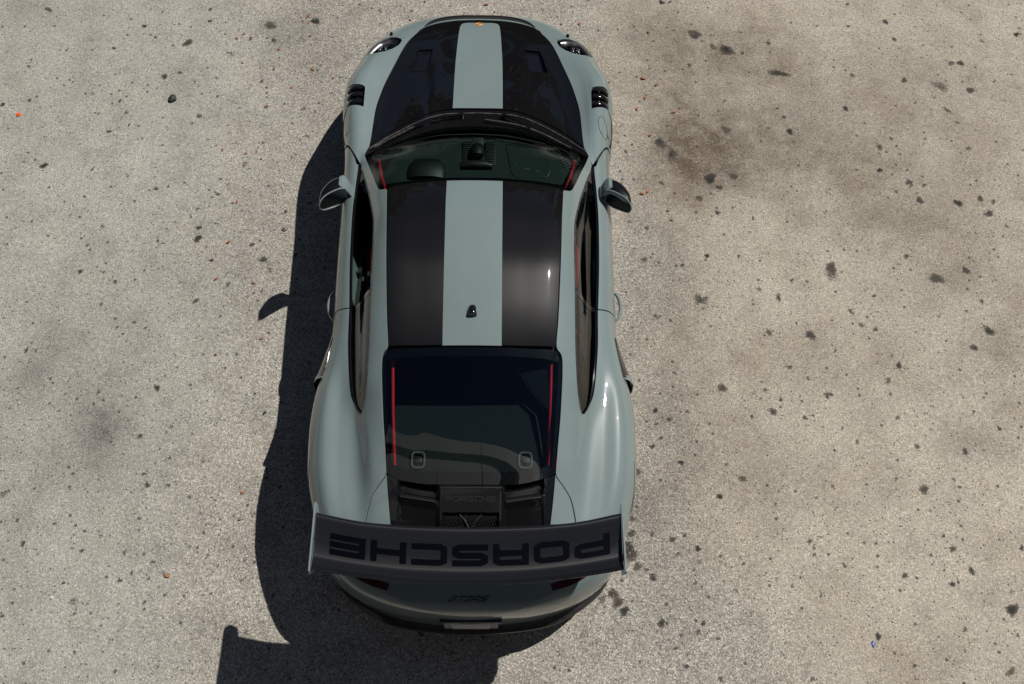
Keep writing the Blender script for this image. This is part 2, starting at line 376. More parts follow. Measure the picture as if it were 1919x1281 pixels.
def glyph(ch, w, h, th, tv=None):
    """quads in metres for one letter (w,h box), horizontal bars tv thick, stems th thick"""
    tv = tv or th; out = []
    for pts, closed, kind in GL[ch]:
        p = np.array([(th / 2 + x * (w - th), tv / 2 + y * (h - tv)) for x, y in pts])
        if kind in ('in', 'in1', 'stem'):
            if kind == 'stem': p[-1, 0] += th / 2 + 1e-4
            else: p[0, 0] += th / 2 + 1e-4
            if kind == 'in': p[-1, 0] -= th / 2 + 1e-4
        if kind == 'in0': p[0, 1] = h - tv - 1e-4
        if not closed and kind != 'in':
            for e, q in ((0, 1), (-1, -2)):
                if kind in ('in1',) and e == 0: continue
                if kind == 'stem' and e == -1: continue
                d = p[e] - p[q]; d /= np.linalg.norm(d); p[e] = p[e] + d * np.array([th / 2, tv / 2])
        n = len(p); L = []; R = []
        for i in range(n):
            a = p[i] - p[i - 1] if (closed or i) else p[1] - p[0]
            b = p[(i + 1) % n] - p[i] if (closed or i < n - 1) else p[i] - p[i - 1]
            a /= np.linalg.norm(a); b /= np.linalg.norm(b)
            na, nb = np.array([-a[1], a[0]]), np.array([-b[1], b[0]]); mm = na + nb; mm /= np.linalg.norm(mm); k = 1 / max(.5, mm @ na)
            o = mm * k * np.array([th / 2, tv / 2]); L.append(p[i] + o); R.append(p[i] - o)
        for i in range(n if closed else n - 1):
            j = (i + 1) % n; ns = max(1, int(np.linalg.norm(p[j] - p[i]) / .02))
            for s in range(ns):
                f, g = s / ns, (s + 1) / ns
                out.append([L[i] * (1 - f) + L[j] * f, L[i] * (1 - g) + L[j] * g, R[i] * (1 - g) + R[j] * g, R[i] * (1 - f) + R[j] * f])
    return np.array(out)
def lettering(name, text, w, gap, h, th, tv, place, mat, parent, each='letter'):
    holder = None
    total = len(text) * w + (len(text) - 1) * gap; x0 = -total / 2; objs = []
    for i, ch in enumerate(text):
        Q = glyph(ch, w, h, th, tv); V = []; F = []
        for q in Q:
            k = len(V); V += [place(a[0] + x0 + i * (w + gap), a[1] - h / 2) for a in q]; F.append((k, k + 1, k + 2, k + 3))
        objs.append(mesh(name, V, F, mat, parent, weld=1e-4, recalc=False))
    return objs
# marks on the pavement, metres: x, y, radius, darkness, stretch, angle
STAINS = [
 (-2.206,2.735,0.014,0.85,1,0),(-2.192,2.61,0.018,0.85,1,0),(-2.708,2.549,0.02,0.85,1,0),(-2.337,2.379,0.028,0.9,2,0.4),(-2.909,2.315,0.015,0.85,1,0),
 (-2.469,2.034,0.023,0.8,1.6,1.2),(-2.029,1.842,0.012,0.85,1,0),(-2.146,1.65,0.02,0.85,1,0),(-2.191,1.581,0.011,0.85,1,0),(-2.225,1.745,0.012,0.5,1,0),
 (-2.772,1.791,0.016,0.85,1,0),(-2.912,1.665,0.013,0.7,1,0),(-2.703,1.68,0.02,0.6,1,0),(-2.663,1.56,0.012,0.85,1,0),(-2.803,1.497,0.017,0.85,1,0),
 (-3.276,1.444,0.009,0.85,1,0),(-3.225,1.179,0.021,0.9,1.9,0.3),(-2.862,1.148,0.015,0.7,1,0),(-2.594,1.098,0.028,0.35,1,0),(-2.368,0.982,0.018,0.7,1,0),
 (-3.46,1.787,0.016,0.85,1,0),(-3.537,2.121,0.016,0.7,1,0),(-3.655,2.533,0.014,0.7,1,0),(-3.507,2.716,0.025,0.6,2,-0.6),(-1.346,2.622,0.035,0.85,1,0),
 (-1.703,2.572,0.042,0.6,1.6,-1),(-1.66,2.414,0.031,0.5,1,0),(-1.847,2.429,0.021,0.6,1,0),(-1.98,2.272,0.034,0.35,2,0),(-1.909,0.939,0.015,0.85,1,0),
 (-1.405,0.79,0.015,0.85,1,0),(-3.011,0.862,0.013,0.6,1,0),(-1.749,1.204,0.029,0.45,1,0),(-2.04,0.81,0.013,0.6,1,0),(-1.358,1.731,0.024,0.5,1,0),
 (-1.309,1.47,0.018,0.5,1,0),(-1.635,1.404,0.013,0.7,1.6,0.7),(-1.381,1.299,0.016,0.5,1,0),(-2.138,1.253,0.01,0.5,1,0),(-1.915,1.565,0.012,0.5,1,0),
 (-3.655,1.745,0.019,0.8,1,0),(-2.953,1.944,0.008,0.7,1,0),(-3.17,1.974,0.008,0.8,1,0),(-2.507,1.921,0.008,0.8,1,0),(-2.352,2.072,0.019,0.6,1,0),
 (-1.25,0.948,0.013,0.9,1,0),(-1.231,0.868,0.014,0.9,1,0),(-2.011,0.648,0.018,0.95,1.3,1.5),(-2.004,0.557,0.025,1,1.5,1.2),(-2.285,0.536,0.012,0.9,1,0),
 (-2.247,0.516,0.01,0.8,1,0),(-2.7,0.656,0.015,0.7,1,0),(-2.773,0.495,0.014,0.6,1,0),(-2.785,0.281,0.018,0.7,1,0),(-2.62,0.275,0.015,0.6,1,0),
 (-2.677,0.322,0.011,0.6,1,0),(-2.528,0.201,0.017,0.7,1,0),(-2.593,0.023,0.011,0.95,1,0),(-2.476,-0.091,0.012,0.8,1,0),(-2.344,-0.113,0.014,0.6,1,0),
 (-1.949,0.053,0.019,0.8,1,0),(-1.886,0.378,0.017,0.8,1,0),(-1.614,0.511,0.019,0.8,1,0),(-1.401,0.635,0.018,0.85,1,0),(-1.517,0.388,0.031,0.6,1,0),
 (-1.744,0.184,0.018,0.6,1.5,1.3),(-3.03,-0.329,0.012,0.8,1.9,1.5),(-2.112,-0.601,0.016,0.85,2.3,-1.3),(-2.703,-0.645,0.009,0.8,1.5,-1.2),(-2.49,-0.632,0.011,0.8,1.7,-1.2),
 (-1.384,-0.775,0.014,0.8,1,0),(-1.677,-0.349,0.012,0.6,1,0),(-3.067,0.635,0.011,0.4,1,0),(-1.467,0.307,0.027,0.4,1,0),(-1.297,0.424,0.016,0.7,1,0),
 (-2.946,0.746,0.01,0.7,2,1.5),(-1.929,0.481,0.017,0.4,1,0),(-3.234,-0.083,0.011,0.7,1,0),(-3.025,-0.605,0.016,0.5,1,0),(-2.185,0.696,0.013,0.5,1,0),
 (-2.833,-1.494,0.012,0.85,1,0),(-2.6,-1.518,0.012,0.7,1,0),(-2.765,-1.638,0.018,0.75,1,0),(-2.46,-1.67,0.01,0.85,1,0),(-2.399,-1.684,0.013,0.9,1,0),
 (-2.137,-1.692,0.013,0.6,1,0),(-1.955,-1.751,0.011,0.85,1,0),(-2.07,-1.814,0.011,0.8,1,0),(-2.136,-1.861,0.013,0.9,1,0),(-2.472,-1.877,0.011,0.7,1,0),
 (-1.962,-2.032,0.009,0.85,1,0),(-2.795,-2.07,0.011,0.85,1,0),(-1.561,-1.771,0.011,0.7,1,0),(-1.402,-1.783,0.015,0.4,1,0),(-1.529,-2.109,0.007,0.9,1,0),
 (-2.068,-1.266,0.02,0.6,1,0),(-2.101,-1.194,0.016,0.6,1,0),(-2.909,-0.975,0.011,0.7,1,0),(-1.333,-1.158,0.013,0.9,1,0),(-2.392,-1.987,0.031,0.4,1,0),
 (-2.2,-2.127,0.01,0.6,1,0),(-2.387,-2.104,0.011,0.5,1,0),(-1.936,-1.266,0.018,0.5,1,0),(-2.166,-0.938,0.016,0.6,2,0),(-2.952,-1.321,0.026,0.4,2,0.4),
 (-1.27,-2.039,0.015,0.4,1,0),(-1.338,-2.167,0.025,0.4,1,0),(-1.743,-2.224,0.012,0.5,1,0),(1.476,2.867,0.024,0.85,1,0),(1.547,2.872,0.014,0.85,1,0),
 (1.719,2.524,0.038,0.9,2,-0.9),(1.963,2.359,0.041,0.85,2.4,-0.4),(1.861,2.389,0.024,0.7,2,-0.5),(2.353,2.127,0.037,0.6,3,-0.25),(2.31,2.437,0.024,0.6,1,0),
 (2.088,2.33,0.017,0.7,1,0),(1.652,2.206,0.017,0.85,1,0),(1.552,2.56,0.014,0.7,1,0),(3.301,2.679,0.026,0.8,1,0),(3.017,2.867,0.014,0.85,1,0),
 (2.988,2.627,0.014,0.85,1,0),(3.342,2.493,0.022,0.7,1,0),(3.538,2.628,0.016,0.5,1,0),(4.354,2.556,0.023,0.9,1,0),(3.758,2.248,0.029,0.6,1,0),
 (3.83,2.249,0.029,0.8,1,0),(3.347,2.069,0.028,0.7,1,0),(3.853,1.974,0.03,0.8,1.5,-0.5),(4.058,2.482,0.026,0.4,1,0),(4.064,2.067,0.017,0.5,1,0),
 (4.218,2.145,0.017,0.4,1,0),(2.94,2.114,0.023,0.6,1,0),(2.836,1.78,0.025,0.75,1,0),(2.299,1.778,0.013,0.85,1,0),(2.341,1.691,0.016,0.8,1,0),
 (2.371,1.554,0.028,0.8,1,0),(3.63,1.774,0.017,0.6,4,-0.9),(3.684,1.654,0.016,0.7,1,0),(3.04,1.413,0.026,0.7,1,0),(3.004,1.201,0.022,0.8,1,0),
 (1.719,1.115,0.042,1,1,0),(1.779,1.035,0.023,0.9,1,0),(1.893,1.132,0.031,0.8,1,0),(1.621,0.936,0.028,0.6,1.5,0.6),(1.368,1.433,0.048,0.7,1,0),
 (1.346,1.072,0.02,0.7,1,0),(1.742,0.811,0.02,0.7,1,0),(2.001,0.762,0.015,0.7,1,0),(3.207,1.09,0.028,0.6,1.4,0),(3.095,1.007,0.022,0.5,1,0),
 (3.258,0.934,0.03,0.75,1,0),(3.539,0.91,0.028,0.75,1.7,-0.8),(3.712,0.95,0.025,0.85,1,0),(3.803,0.924,0.024,0.5,1,0),(3.75,0.819,0.028,0.75,1.4,0),
 (1.217,0.672,0.018,0.7,1,0),(3.143,1.494,0.019,0.6,1,0),(3.719,1.411,0.023,0.45,2,0),(2.547,0.831,0.012,0.6,1,0),(3.316,1.068,0.019,0.5,1,0),
 (3.622,2.012,0.05,0.45,2,-0.3),(1.883,1.561,0.036,0.5,2,-0.6),(1.451,1.332,0.048,0.5,1,0),(2.959,1.64,0.016,0.5,1,0),(2.209,1.584,0.019,0.5,1,0),
 (3.186,1.35,0.016,0.5,1,0),(3.852,0.712,0.016,0.6,1,0),(2.513,0.349,0.042,0.9,1,0),(2.504,0.287,0.054,0.4,1,0),(1.554,0.087,0.052,0.5,1,0),
 (1.244,-0.048,0.029,0.4,1,0),(2.292,-0.185,0.035,0.7,1,0),(2.008,-0.167,0.029,0.5,1.4,0),(2.104,0.104,0.018,0.8,1.8,-1),(2.783,0.124,0.013,0.85,1,0),
 (2.601,-0,0.015,0.6,3,-1.1),(2.655,-0.105,0.022,0.55,1,0),(2.746,-0.14,0.02,0.6,1,0),(3.25,0.268,0.045,0.7,1.4,0.4),(3.478,0.335,0.033,0.6,1,0),
 (3.069,0.451,0.023,0.5,1.5,0),(3.538,-0.147,0.037,0.65,1.3,0),(3.404,-0.273,0.026,0.8,1,0),(3.536,0.085,0.016,0.8,1,0),(3.414,0.013,0.013,0.7,1,0),
 (2.862,-0.409,0.022,0.9,1,0),(2.77,-0.523,0.028,0.5,1,0),(2.113,-0.426,0.023,0.55,1,0),(2.349,-0.627,0.023,0.55,1.6,0.4),(2.025,-0.664,0.015,0.8,1,0),
 (1.965,-0.75,0.028,0.6,1.4,1),(2.172,-0.792,0.017,0.7,1.5,1.2),(1.643,-0.582,0.031,0.75,1.3,1.2),(1.183,-0.746,0.019,0.8,1,0),(1.271,-0.809,0.017,0.7,1,0),
 (1.209,-0.938,0.014,0.7,1,0),(1.147,-0.997,0.016,0.9,1,0),(1.532,-0.839,0.014,0.6,1,0),(2.491,-0.958,0.015,0.7,1,0),(2.784,-0.789,0.017,0.6,1,0),
 (3.447,-0.864,0.013,0.85,1,0),(3.187,-1.024,0.025,0.6,1,0),(1.633,0.441,0.018,0.85,1,0),(1.861,0.443,0.015,0.85,1,0),(1.45,0.364,0.018,0.6,1,0),
 (2.216,0.247,0.015,0.6,1,0),(1.978,0.173,0.018,0.6,1,0),(2.444,-0.301,0.017,0.5,1,0),(2.879,-0.991,0.018,0.6,1.6,-0.9),(1.818,-0.786,0.014,0.8,1,0),
 (1.182,0.408,0.027,0.5,1,0),(1.184,-0.838,0.014,0.7,1,0),(1.401,-0.752,0.019,0.5,1,0),(1.327,-1.105,0.019,0.8,1,0),(1.332,-0.079,0.017,0.5,1,0),
 (1.606,-0.116,0.015,0.5,1,0),(2.407,-0.864,0.011,0.7,1,0),(1.93,-0.595,0.017,0.5,1.8,0),(1.552,-1.328,0.017,0.9,1,0),(1.711,-1.213,0.024,0.7,1.5,0.5),
 (1.385,-1.663,0.018,0.9,1,0),(1.309,-1.582,0.013,0.8,1,0),(2.977,-1.662,0.025,0.65,1,0),(3.065,-1.795,0.021,0.7,1.3,1.5),(2.93,-1.88,0.019,0.75,1.3,1.5),
 (2.646,-1.826,0.02,0.7,1,0),(3.413,-1.655,0.02,0.6,1,0),(3.263,-2.032,0.039,0.75,1,0),(2.088,-1.616,0.017,0.6,1,0),(2.104,-1.7,0.013,0.7,1,0),
 (2.934,-1.58,0.012,0.8,1,0),(2.894,-1.795,0.012,0.7,1,0),(2.867,-1.281,0.033,0.6,1.5,-0.5),(2.284,-1.765,0.017,0.6,1,0),(1.127,-2.114,0.025,0.8,1,0),
 (1.378,-2.114,0.016,0.7,1.5,1.3),(1.344,-2.16,0.015,0.8,1,0),(1.46,-2.197,0.014,0.7,1,0),(1.24,-2.178,0.015,0.6,1,0),(1.201,-2.258,0.016,0.6,1,0),
 (1.258,-2.36,0.016,0.6,1,0),(1.097,-1.846,0.015,0.8,1,0),(1.086,-1.825,0.01,0.8,1,0),(1.058,-1.791,0.016,0.7,1,0),(1.352,-1.874,0.012,0.7,1,0),
 (2.42,-2.189,0.019,0.75,1.5,-1.2),(2.654,-2.119,0.013,0.6,1,0),(2.951,-2.15,0.018,0.5,1,0),(2.61,-2.354,0.015,0.55,1,0),(3.287,-1.925,0.018,0.45,1,0),
 (1.351,-1.795,0.016,0.5,1,0),(1.185,-2.037,0.015,0.4,1,0),(1.549,-1.996,0.013,0.6,1,0),(3.175,-2.388,0.025,0.5,2,0.5),(2.503,-2.286,0.015,0.5,1,0),
 (1.993,-2.431,0.015,0.6,1,0),(1.452,-2.43,0.017,0.6,1,0),(1.256,-1.699,0.016,0.5,1,0),(1.389,-1.742,0.016,0.6,1,0),(2.285,-1.26,0.012,0.7,1,0),
 (2.505,-1.25,0.014,0.6,1,0),(1.904,-1.379,0.013,0.6,1,0),(2.005,-1.839,0.012,0.7,1,0),(2.115,-1.951,0.009,0.8,1,0),(0.977,-1.571,0.031,0.5,1,0),
 (0.964,-1.694,0.049,0.8,1,0),(0.95,-1.638,0.028,0.6,1,0),(1.005,-1.776,0.028,0.7,1,0),(0.85,-1.941,0.034,0.7,1,0),(0.873,-1.989,0.034,0.75,1,0),
 (0.909,-2.042,0.03,0.75,1,0),(0.777,-1.97,0.031,0.5,1,0),(1.099,-1.841,0.024,0.5,1,0),(0.989,-1.476,0.021,0.6,1,0),(1.041,-1.172,0.025,0.6,1,0),
 (1.107,-1.571,0.017,0.6,1,0),(1.232,-1.604,0.021,0.6,1,0),
]
# broad dirty patches: x, y, half sizes, strength
PATCHES = [
 (1.73,1.28,0.36,0.3,0.9),(2.04,2.32,0.52,0.34,0.7),(2.37,1.53,0.66,0.36,0.45),(1.51,1.63,0.25,0.47,0.6),(1.36,0.18,0.3,0.72,0.45),
 (3.37,2.07,0.51,0.33,0.35),(2.88,1.14,0.56,0.4,0.35),(2.41,-0.43,0.51,0.24,0.3),(3.35,0.28,0.34,0.18,0.35),(3.34,-0.97,0.21,0.11,0.4),
 (1.65,-1.12,0.41,0.29,0.3),(2.43,-1.22,0.48,0.22,0.2),(-2.42,-0.73,0.24,0.47,0.35),(-2.49,-1.1,0.41,0.22,0.25),(-2.84,-0.34,0.21,0.32,0.3),
 (-2.94,-0.58,0.14,0.23,0.35),(-2.43,-0.88,0.12,0.15,0.4),(-3.62,2.64,0.38,0.17,0.25),(-2.37,2,0.12,0.16,0.3),(-2.88,-1.44,0.2,0.21,0.2),
 (-1.7,0.24,0.6,0.31,0.2),(1.12,-1.7,0.23,0.41,0.3),(1.01,-1.43,0.17,0.21,0.35),(1.26,-0.79,0.21,0.35,0.3),(-1.47,2.5,0.3,0.23,0.3),
 (-1.26,2.01,0.25,0.44,0.25),(1.41,2.54,0.26,0.35,0.5),(3.13,0.77,0.39,0.19,0.4),(3.6,-0.31,0.18,0.16,0.4),
]
LEAVES = [
 (-3.516,1.111),(-2.597,2.433),(-1.953,2.428),(-1.899,2.476),(-1.404,2.671),(-1.398,2.603),(-1.732,2.131),(-1.62,2.12),(-1.322,2.122),(-1.704,1.997),
 (-1.471,1.934),(-1.643,1.747),(-1.835,1.405),(-1.926,1.336),(-1.748,1.303),(-1.757,0.868),(-1.877,2.179),(-1.604,2.323),(-1.661,1.931),(-1.372,2.462),
 (-1.781,0.528),(-1.83,0.221),(-1.563,0.195),(-1.463,-0.235),(-1.756,-0.359),(-3.202,0.696),(-1.464,-1.314),(-1.459,-1.487),(-1.858,-1.834),(-1.414,2.662),
 (-0.995,2.801),(-0.569,2.741),(-0.58,2.643),(-0.83,2.742),(-0.902,2.373),(-1.321,2.117),(-1.154,2.028),(0.647,2.616),(0.793,2.618),(1.349,2.535),
 (0.032,2.816),(1.274,2.058),(1.375,1.999),(1.281,1.866),(1.295,1.505),(1.102,1.353),(1.212,1.758),(1.2,0.969),(-0.472,2.84),(1.347,2.536),
 (1.277,2.059),(1.372,1.994),(1.281,1.87),(1.489,1.724),(1.293,1.504),(1.199,0.968),(1.245,0.989),(1.381,0.82),(1.403,0.743),
]

# ------------------------------------------------------------------ pavement
def build_ground():
    gx = np.r_[[-600, -200, -60, -25, -12, -7, -5], np.arange(-4.3, 5.001, .014), [6, 8, 13, 26, 60, 200, 600]]
    gy = np.r_[[-600, -200, -60, -25, -12, -6, -4, -3.2], np.arange(-2.9, 3.4, .014), [3.8, 5, 8, 14, 26, 60, 200, 600]]
    X, Y = np.meshgrid(gx, gy); n, m = X.shape
    st = np.zeros(X.shape); rng = np.random.default_rng(5)
    for x, y, r, k, el, an in STAINS:
        r *= .88
        i0, i1 = np.searchsorted(gx, [x - 3.4 * r * el, x + 3.4 * r * el]); j0, j1 = np.searchsorted(gy, [y - 3.4 * r * el, y + 3.4 * r * el])
        dx, dy = X[j0:j1, i0:i1] - x, Y[j0:j1, i0:i1] - y; c, s_ = math.cos(an), math.sin(an)
        a = (c * dx + s_ * dy) / (r * max(1, el * .8)); b = (-s_ * dx + c * dy) / r
        th = np.arctan2(b, a); ph = rng.uniform(0, 6.28, 3); rad = np.sqrt(a * a + b * b) / (1 + .16 * np.sin(2 * th + ph[0]) + .12 * np.sin(3 * th + ph[1]) + .08 * np.sin(5 * th + ph[2]))
        v = k * np.clip(1.45 - rad * .95, 0, 1)
        st[j0:j1, i0:i1] = np.maximum(st[j0:j1, i0:i1], v)
    dt = np.zeros(X.shape)
    for x, y, a, b, k in PATCHES: dt += .95 * k * np.exp(-.5 * (((X - x) / (a * .8)) ** 2 + ((Y - y) / (b * .8)) ** 2))
    # worn, coarse lane in the middle, smoother and warmer slab on the right, along a wandering edge
    edge = 1.22 + .10 * np.sin(Y * 2.1 + 1) + .06 * np.sin(Y * 5.3) + .55 * np.clip((-.6 - Y) / 1.6, 0, 1.4) - .22*np.clip((Y-.4)/1.5,0,1.5)
    wm = np.clip((X - edge) / .75 + .5, 0, 1); lf = np.clip((-1.75 - .1 * np.sin(Y * 3) - X) / .9 + .5, 0, 1)
    me = bpy.data.meshes.new('ground'); me.vertices.add(n * m)
    V = np.stack([X, Y, np.zeros(X.shape)], -1).reshape(-1); me.vertices.foreach_set('co', V)
    idx = np.arange(n * m).reshape(n, m); Q = np.stack([idx[:-1, :-1], idx[:-1, 1:], idx[1:, 1:], idx[1:, :-1]], -1).reshape(-1, 4)
    me.loops.add(Q.size); me.loops.foreach_set('vertex_index', Q.reshape(-1).astype(np.int32))
    me.polygons.add(len(Q)); me.polygons.foreach_set('loop_start', np.arange(0, Q.size, 4, dtype=np.int32)); me.update(calc_edges=True)
    for nm, a in (('unseen_dark_ground', np.clip(np.maximum(np.abs(X - .4) - 12, np.maximum(-2.75 - Y, Y - 5.)) / .4, 0, 1)), ('pale', np.clip(.75 * np.exp(-.5 * (((X - 2.75) / .8) ** 2 + ((Y + 1.35) / .75) ** 2)) + .45 * np.exp(-.5 * (((X - 1.9) / .35) ** 2 + ((Y - .25) / .5) ** 2)) + .35 * np.exp(-.5 * (((X - 2.6) / .9) ** 2 + ((Y - 2.6) / .3) ** 2)), 0, 1)), ('stain', st), ('dirt', np.clip(dt, 0, 1)), ('slab', wm), ('left', lf)):
        at = me.attributes.new(nm, 'FLOAT', 'POINT'); at.data.foreach_set('value', a.reshape(-1).astype(np.float32))
    m_, t, b = new_mat('weathered_pavement'); c = objco(t)
    A = lambda nm: node(t, 'ShaderNodeAttribute', attribute_name=nm).outputs['Fac']
    stn, drt, slab, left = A('stain'), A('dirt'), A('slab'), A('left')
    slab = ramp(t, val(t, 'ADD', val(t, 'MULTIPLY', slab, .6), val(t, 'MULTIPLY', noise(t, c, 9., 6., .7), .4)), [(.20, 0.), (.80, 1.)])
    left = ramp(t, val(t, 'ADD', val(t, 'MULTIPLY', left, .6), val(t, 'MULTIPLY', noise(t, c, 7., 6., .7), .4)), [(.20, 0.), (.80, 1.)])
    big = noise(t, c, .9, 5., .6); mid = noise(t, c, 6., 6., .65); fine = noise(t, c, 75., 3., .6); pore = noise(t, c, 150., 2., .5)
    vor = node(t, 'ShaderNodeTexVoronoi'); vor.inputs['Scale'].default_value = 105.; vor.inputs['Randomness'].default_value = 1.; t.links.new(c, vor.inputs['Vector'])
    vor2 = node(t, 'ShaderNodeTexVoronoi'); vor2.inputs['Scale'].default_value = 58.; t.links.new(c, vor2.inputs['Vector'])
    cell = node(t, 'ShaderNodeSeparateColor'); t.links.new(vor.outputs['Color'], cell.inputs[0])
    cell2 = node(t, 'ShaderNodeSeparateColor'); t.links.new(vor2.outputs['Color'], cell2.inputs[0])
    base = mixc(t, slab, (.350, .332, .295), (.398, .362, .305))
    base = mixc(t, left, base, (.362, .355, .318))
    base = mixc(t, val(t, 'MULTIPLY', ramp(t, big, [(.35, 0.), (.7, 1.)]), .35), base, (.27, .25, .22))
    base = mixc(t, val(t, 'MULTIPLY', ramp(t, noise(t, c, 2.3, 4.), [(.5, 0.), (.72, 1.)]), val(t, 'SUBTRACT', .5, val(t, 'MULTIPLY', left, .38))), base, (.40, .36, .30))
    blot = ramp(t, noise(t, c, 3.4, 7., .68), [(.32, .80), (.5, 1.), (.68, 1.10)])
    sc = node(t, 'ShaderNodeVectorMath', operation='SCALE'); t.links.new(base, sc.inputs[0]); t.links.new(blot, sc.inputs['Scale']); base = sc.outputs[0]
    base = mixc(t, val(t, 'MULTIPLY', val(t, 'MULTIPLY', slab, .55), ramp(t, noise(t, c, 1.5, 5., .62), [(.48, 0.), (.7, 1.)])), base, (.22, .175, .13))
    base = mixc(t, val(t, 'MULTIPLY', A('pale'), ramp(t, noise(t, c, 4., 5.), [(.3, .3), (.65, 1.)])), base, (.475, .432, .362))
    # broad dirt, broken up
    dm = val(t, 'MULTIPLY', drt, ramp(t, val(t, 'ADD', val(t, 'MULTIPLY', mid, .7), val(t, 'MULTIPLY', fine, .4)), [(.36, .30), (.66, 1.1)]), True)
    base = mixc(t, dm, base, mixc(t, slab, (.11, .107, .10), (.112, .086, .062)))
    # aggregate: each chip its own tone; dark gaps between chips
    chip = ramp(t, cell.outputs[0], [(0., .66), (.35, .97), (.75, 1.16), (1., 1.65)])
    gapm = ramp(t, vor.outputs['Distance'], [(.3, 1.06), (.8, .66)])
    coarse = val(t, 'SUBTRACT', 1., val(t, 'MULTIPLY', val(t, 'MAXIMUM', slab, left), .40), True)
    agg = val(t, 'MULTIPLY', chip, gapm)
    agg = val(t, 'ADD', val(t, 'MULTIPLY', agg, coarse), val(t, 'SUBTRACT', 1.02, coarse))
    grain = ramp(t, noise(t, c, 120., 3., .7), [(.28, .62), (.5, 1.), (.72, 1.3)])
    agg = val(t, 'MULTIPLY', agg, grain)
    mul = node(t, 'ShaderNodeVectorMath', operation='SCALE'); t.links.new(base, mul.inputs[0]); t.links.new(agg, mul.inputs['Scale'])
    col = mul.outputs[0]
    # dark pores and pits, stronger on the smoother slabs
    pm = ramp(t, val(t, 'ADD', val(t, 'MULTIPLY', pore, .75), val(t, 'MULTIPLY', mid, .28)), [(.28, 1.), (.44, 0.)])
    pits = val(t, 'MULTIPLY', ramp(t, cell2.outputs[1], [(.885, 0.), (.90, 1.)]), ramp(t, vor2.outputs['Distance'], [(.22, 1.), (.42, 0.)]))
    col = mixc(t, val(t, 'MULTIPLY', pm, .75), col, (.07, .065, .058)); col = mixc(t, val(t, 'MULTIPLY', pits, .8), col, (.035, .034, .033))
    vor3 = node(t, 'ShaderNodeTexVoronoi'); vor3.inputs['Scale'].default_value = 17.; t.links.new(c, vor3.inputs['Vector'])
    cell3 = node(t, 'ShaderNodeSeparateColor'); t.links.new(vor3.outputs['Color'], cell3.inputs[0])
    drops = val(t, 'MULTIPLY', ramp(t, cell3.outputs[2], [(.91, 0.), (.96, 1.)]), ramp(t, val(t, 'ADD', vor3.outputs['Distance'], val(t, 'MULTIPLY', val(t, 'SUBTRACT', fine, .5), .25)), [(.13, 1.), (.22, 0.)]))
    col = mixc(t, val(t, 'MULTIPLY', drops, .8), col, (.04, .039, .036))
    # stains: ragged edges from the surface grain
    sm_ = ramp(t, val(t, 'SUBTRACT', stn, val(t, 'MULTIPLY', val(t, 'SUBTRACT', fine, .44), 1.1)), [(.12, 0.), (.34, 1.)])
    tone = mixc(t, ramp(t, noise(t, c, 7., 3.), [(.42, 0.), (.62, 1.)]), (.020, .021, .021), (.075, .062, .050))
    col = mixc(t, val(t, 'MULTIPLY', sm_, val(t, 'ADD', val(t, 'MULTIPLY', stn, .5), .60, True)), col, tone)
    col = mixc(t, A('unseen_dark_ground'), col, (.055, .055, .057))   # dark paving added out of view to cut ground bounce and reflections
    t.links.new(col, b.inputs['Base Color']); setp(b, Roughness=.9, Specular_IOR_Level=.25)
    h = val(t, 'ADD', val(t, 'MULTIPLY', val(t, 'MULTIPLY', val(t, 'SUBTRACT', 1., vor.outputs['Distance']), coarse), .9), val(t, 'ADD', val(t, 'MULTIPLY', fine, .5), val(t, 'MULTIPLY', mid, 1.2)))
    bump(t, b, h, .75, .006)
    o = add('ground', me, m_); o['kind'] = 'structure'; o['label'] = 'weathered speckled pavement with dark oil spots and a worn tan slab'
    return o
build_ground()

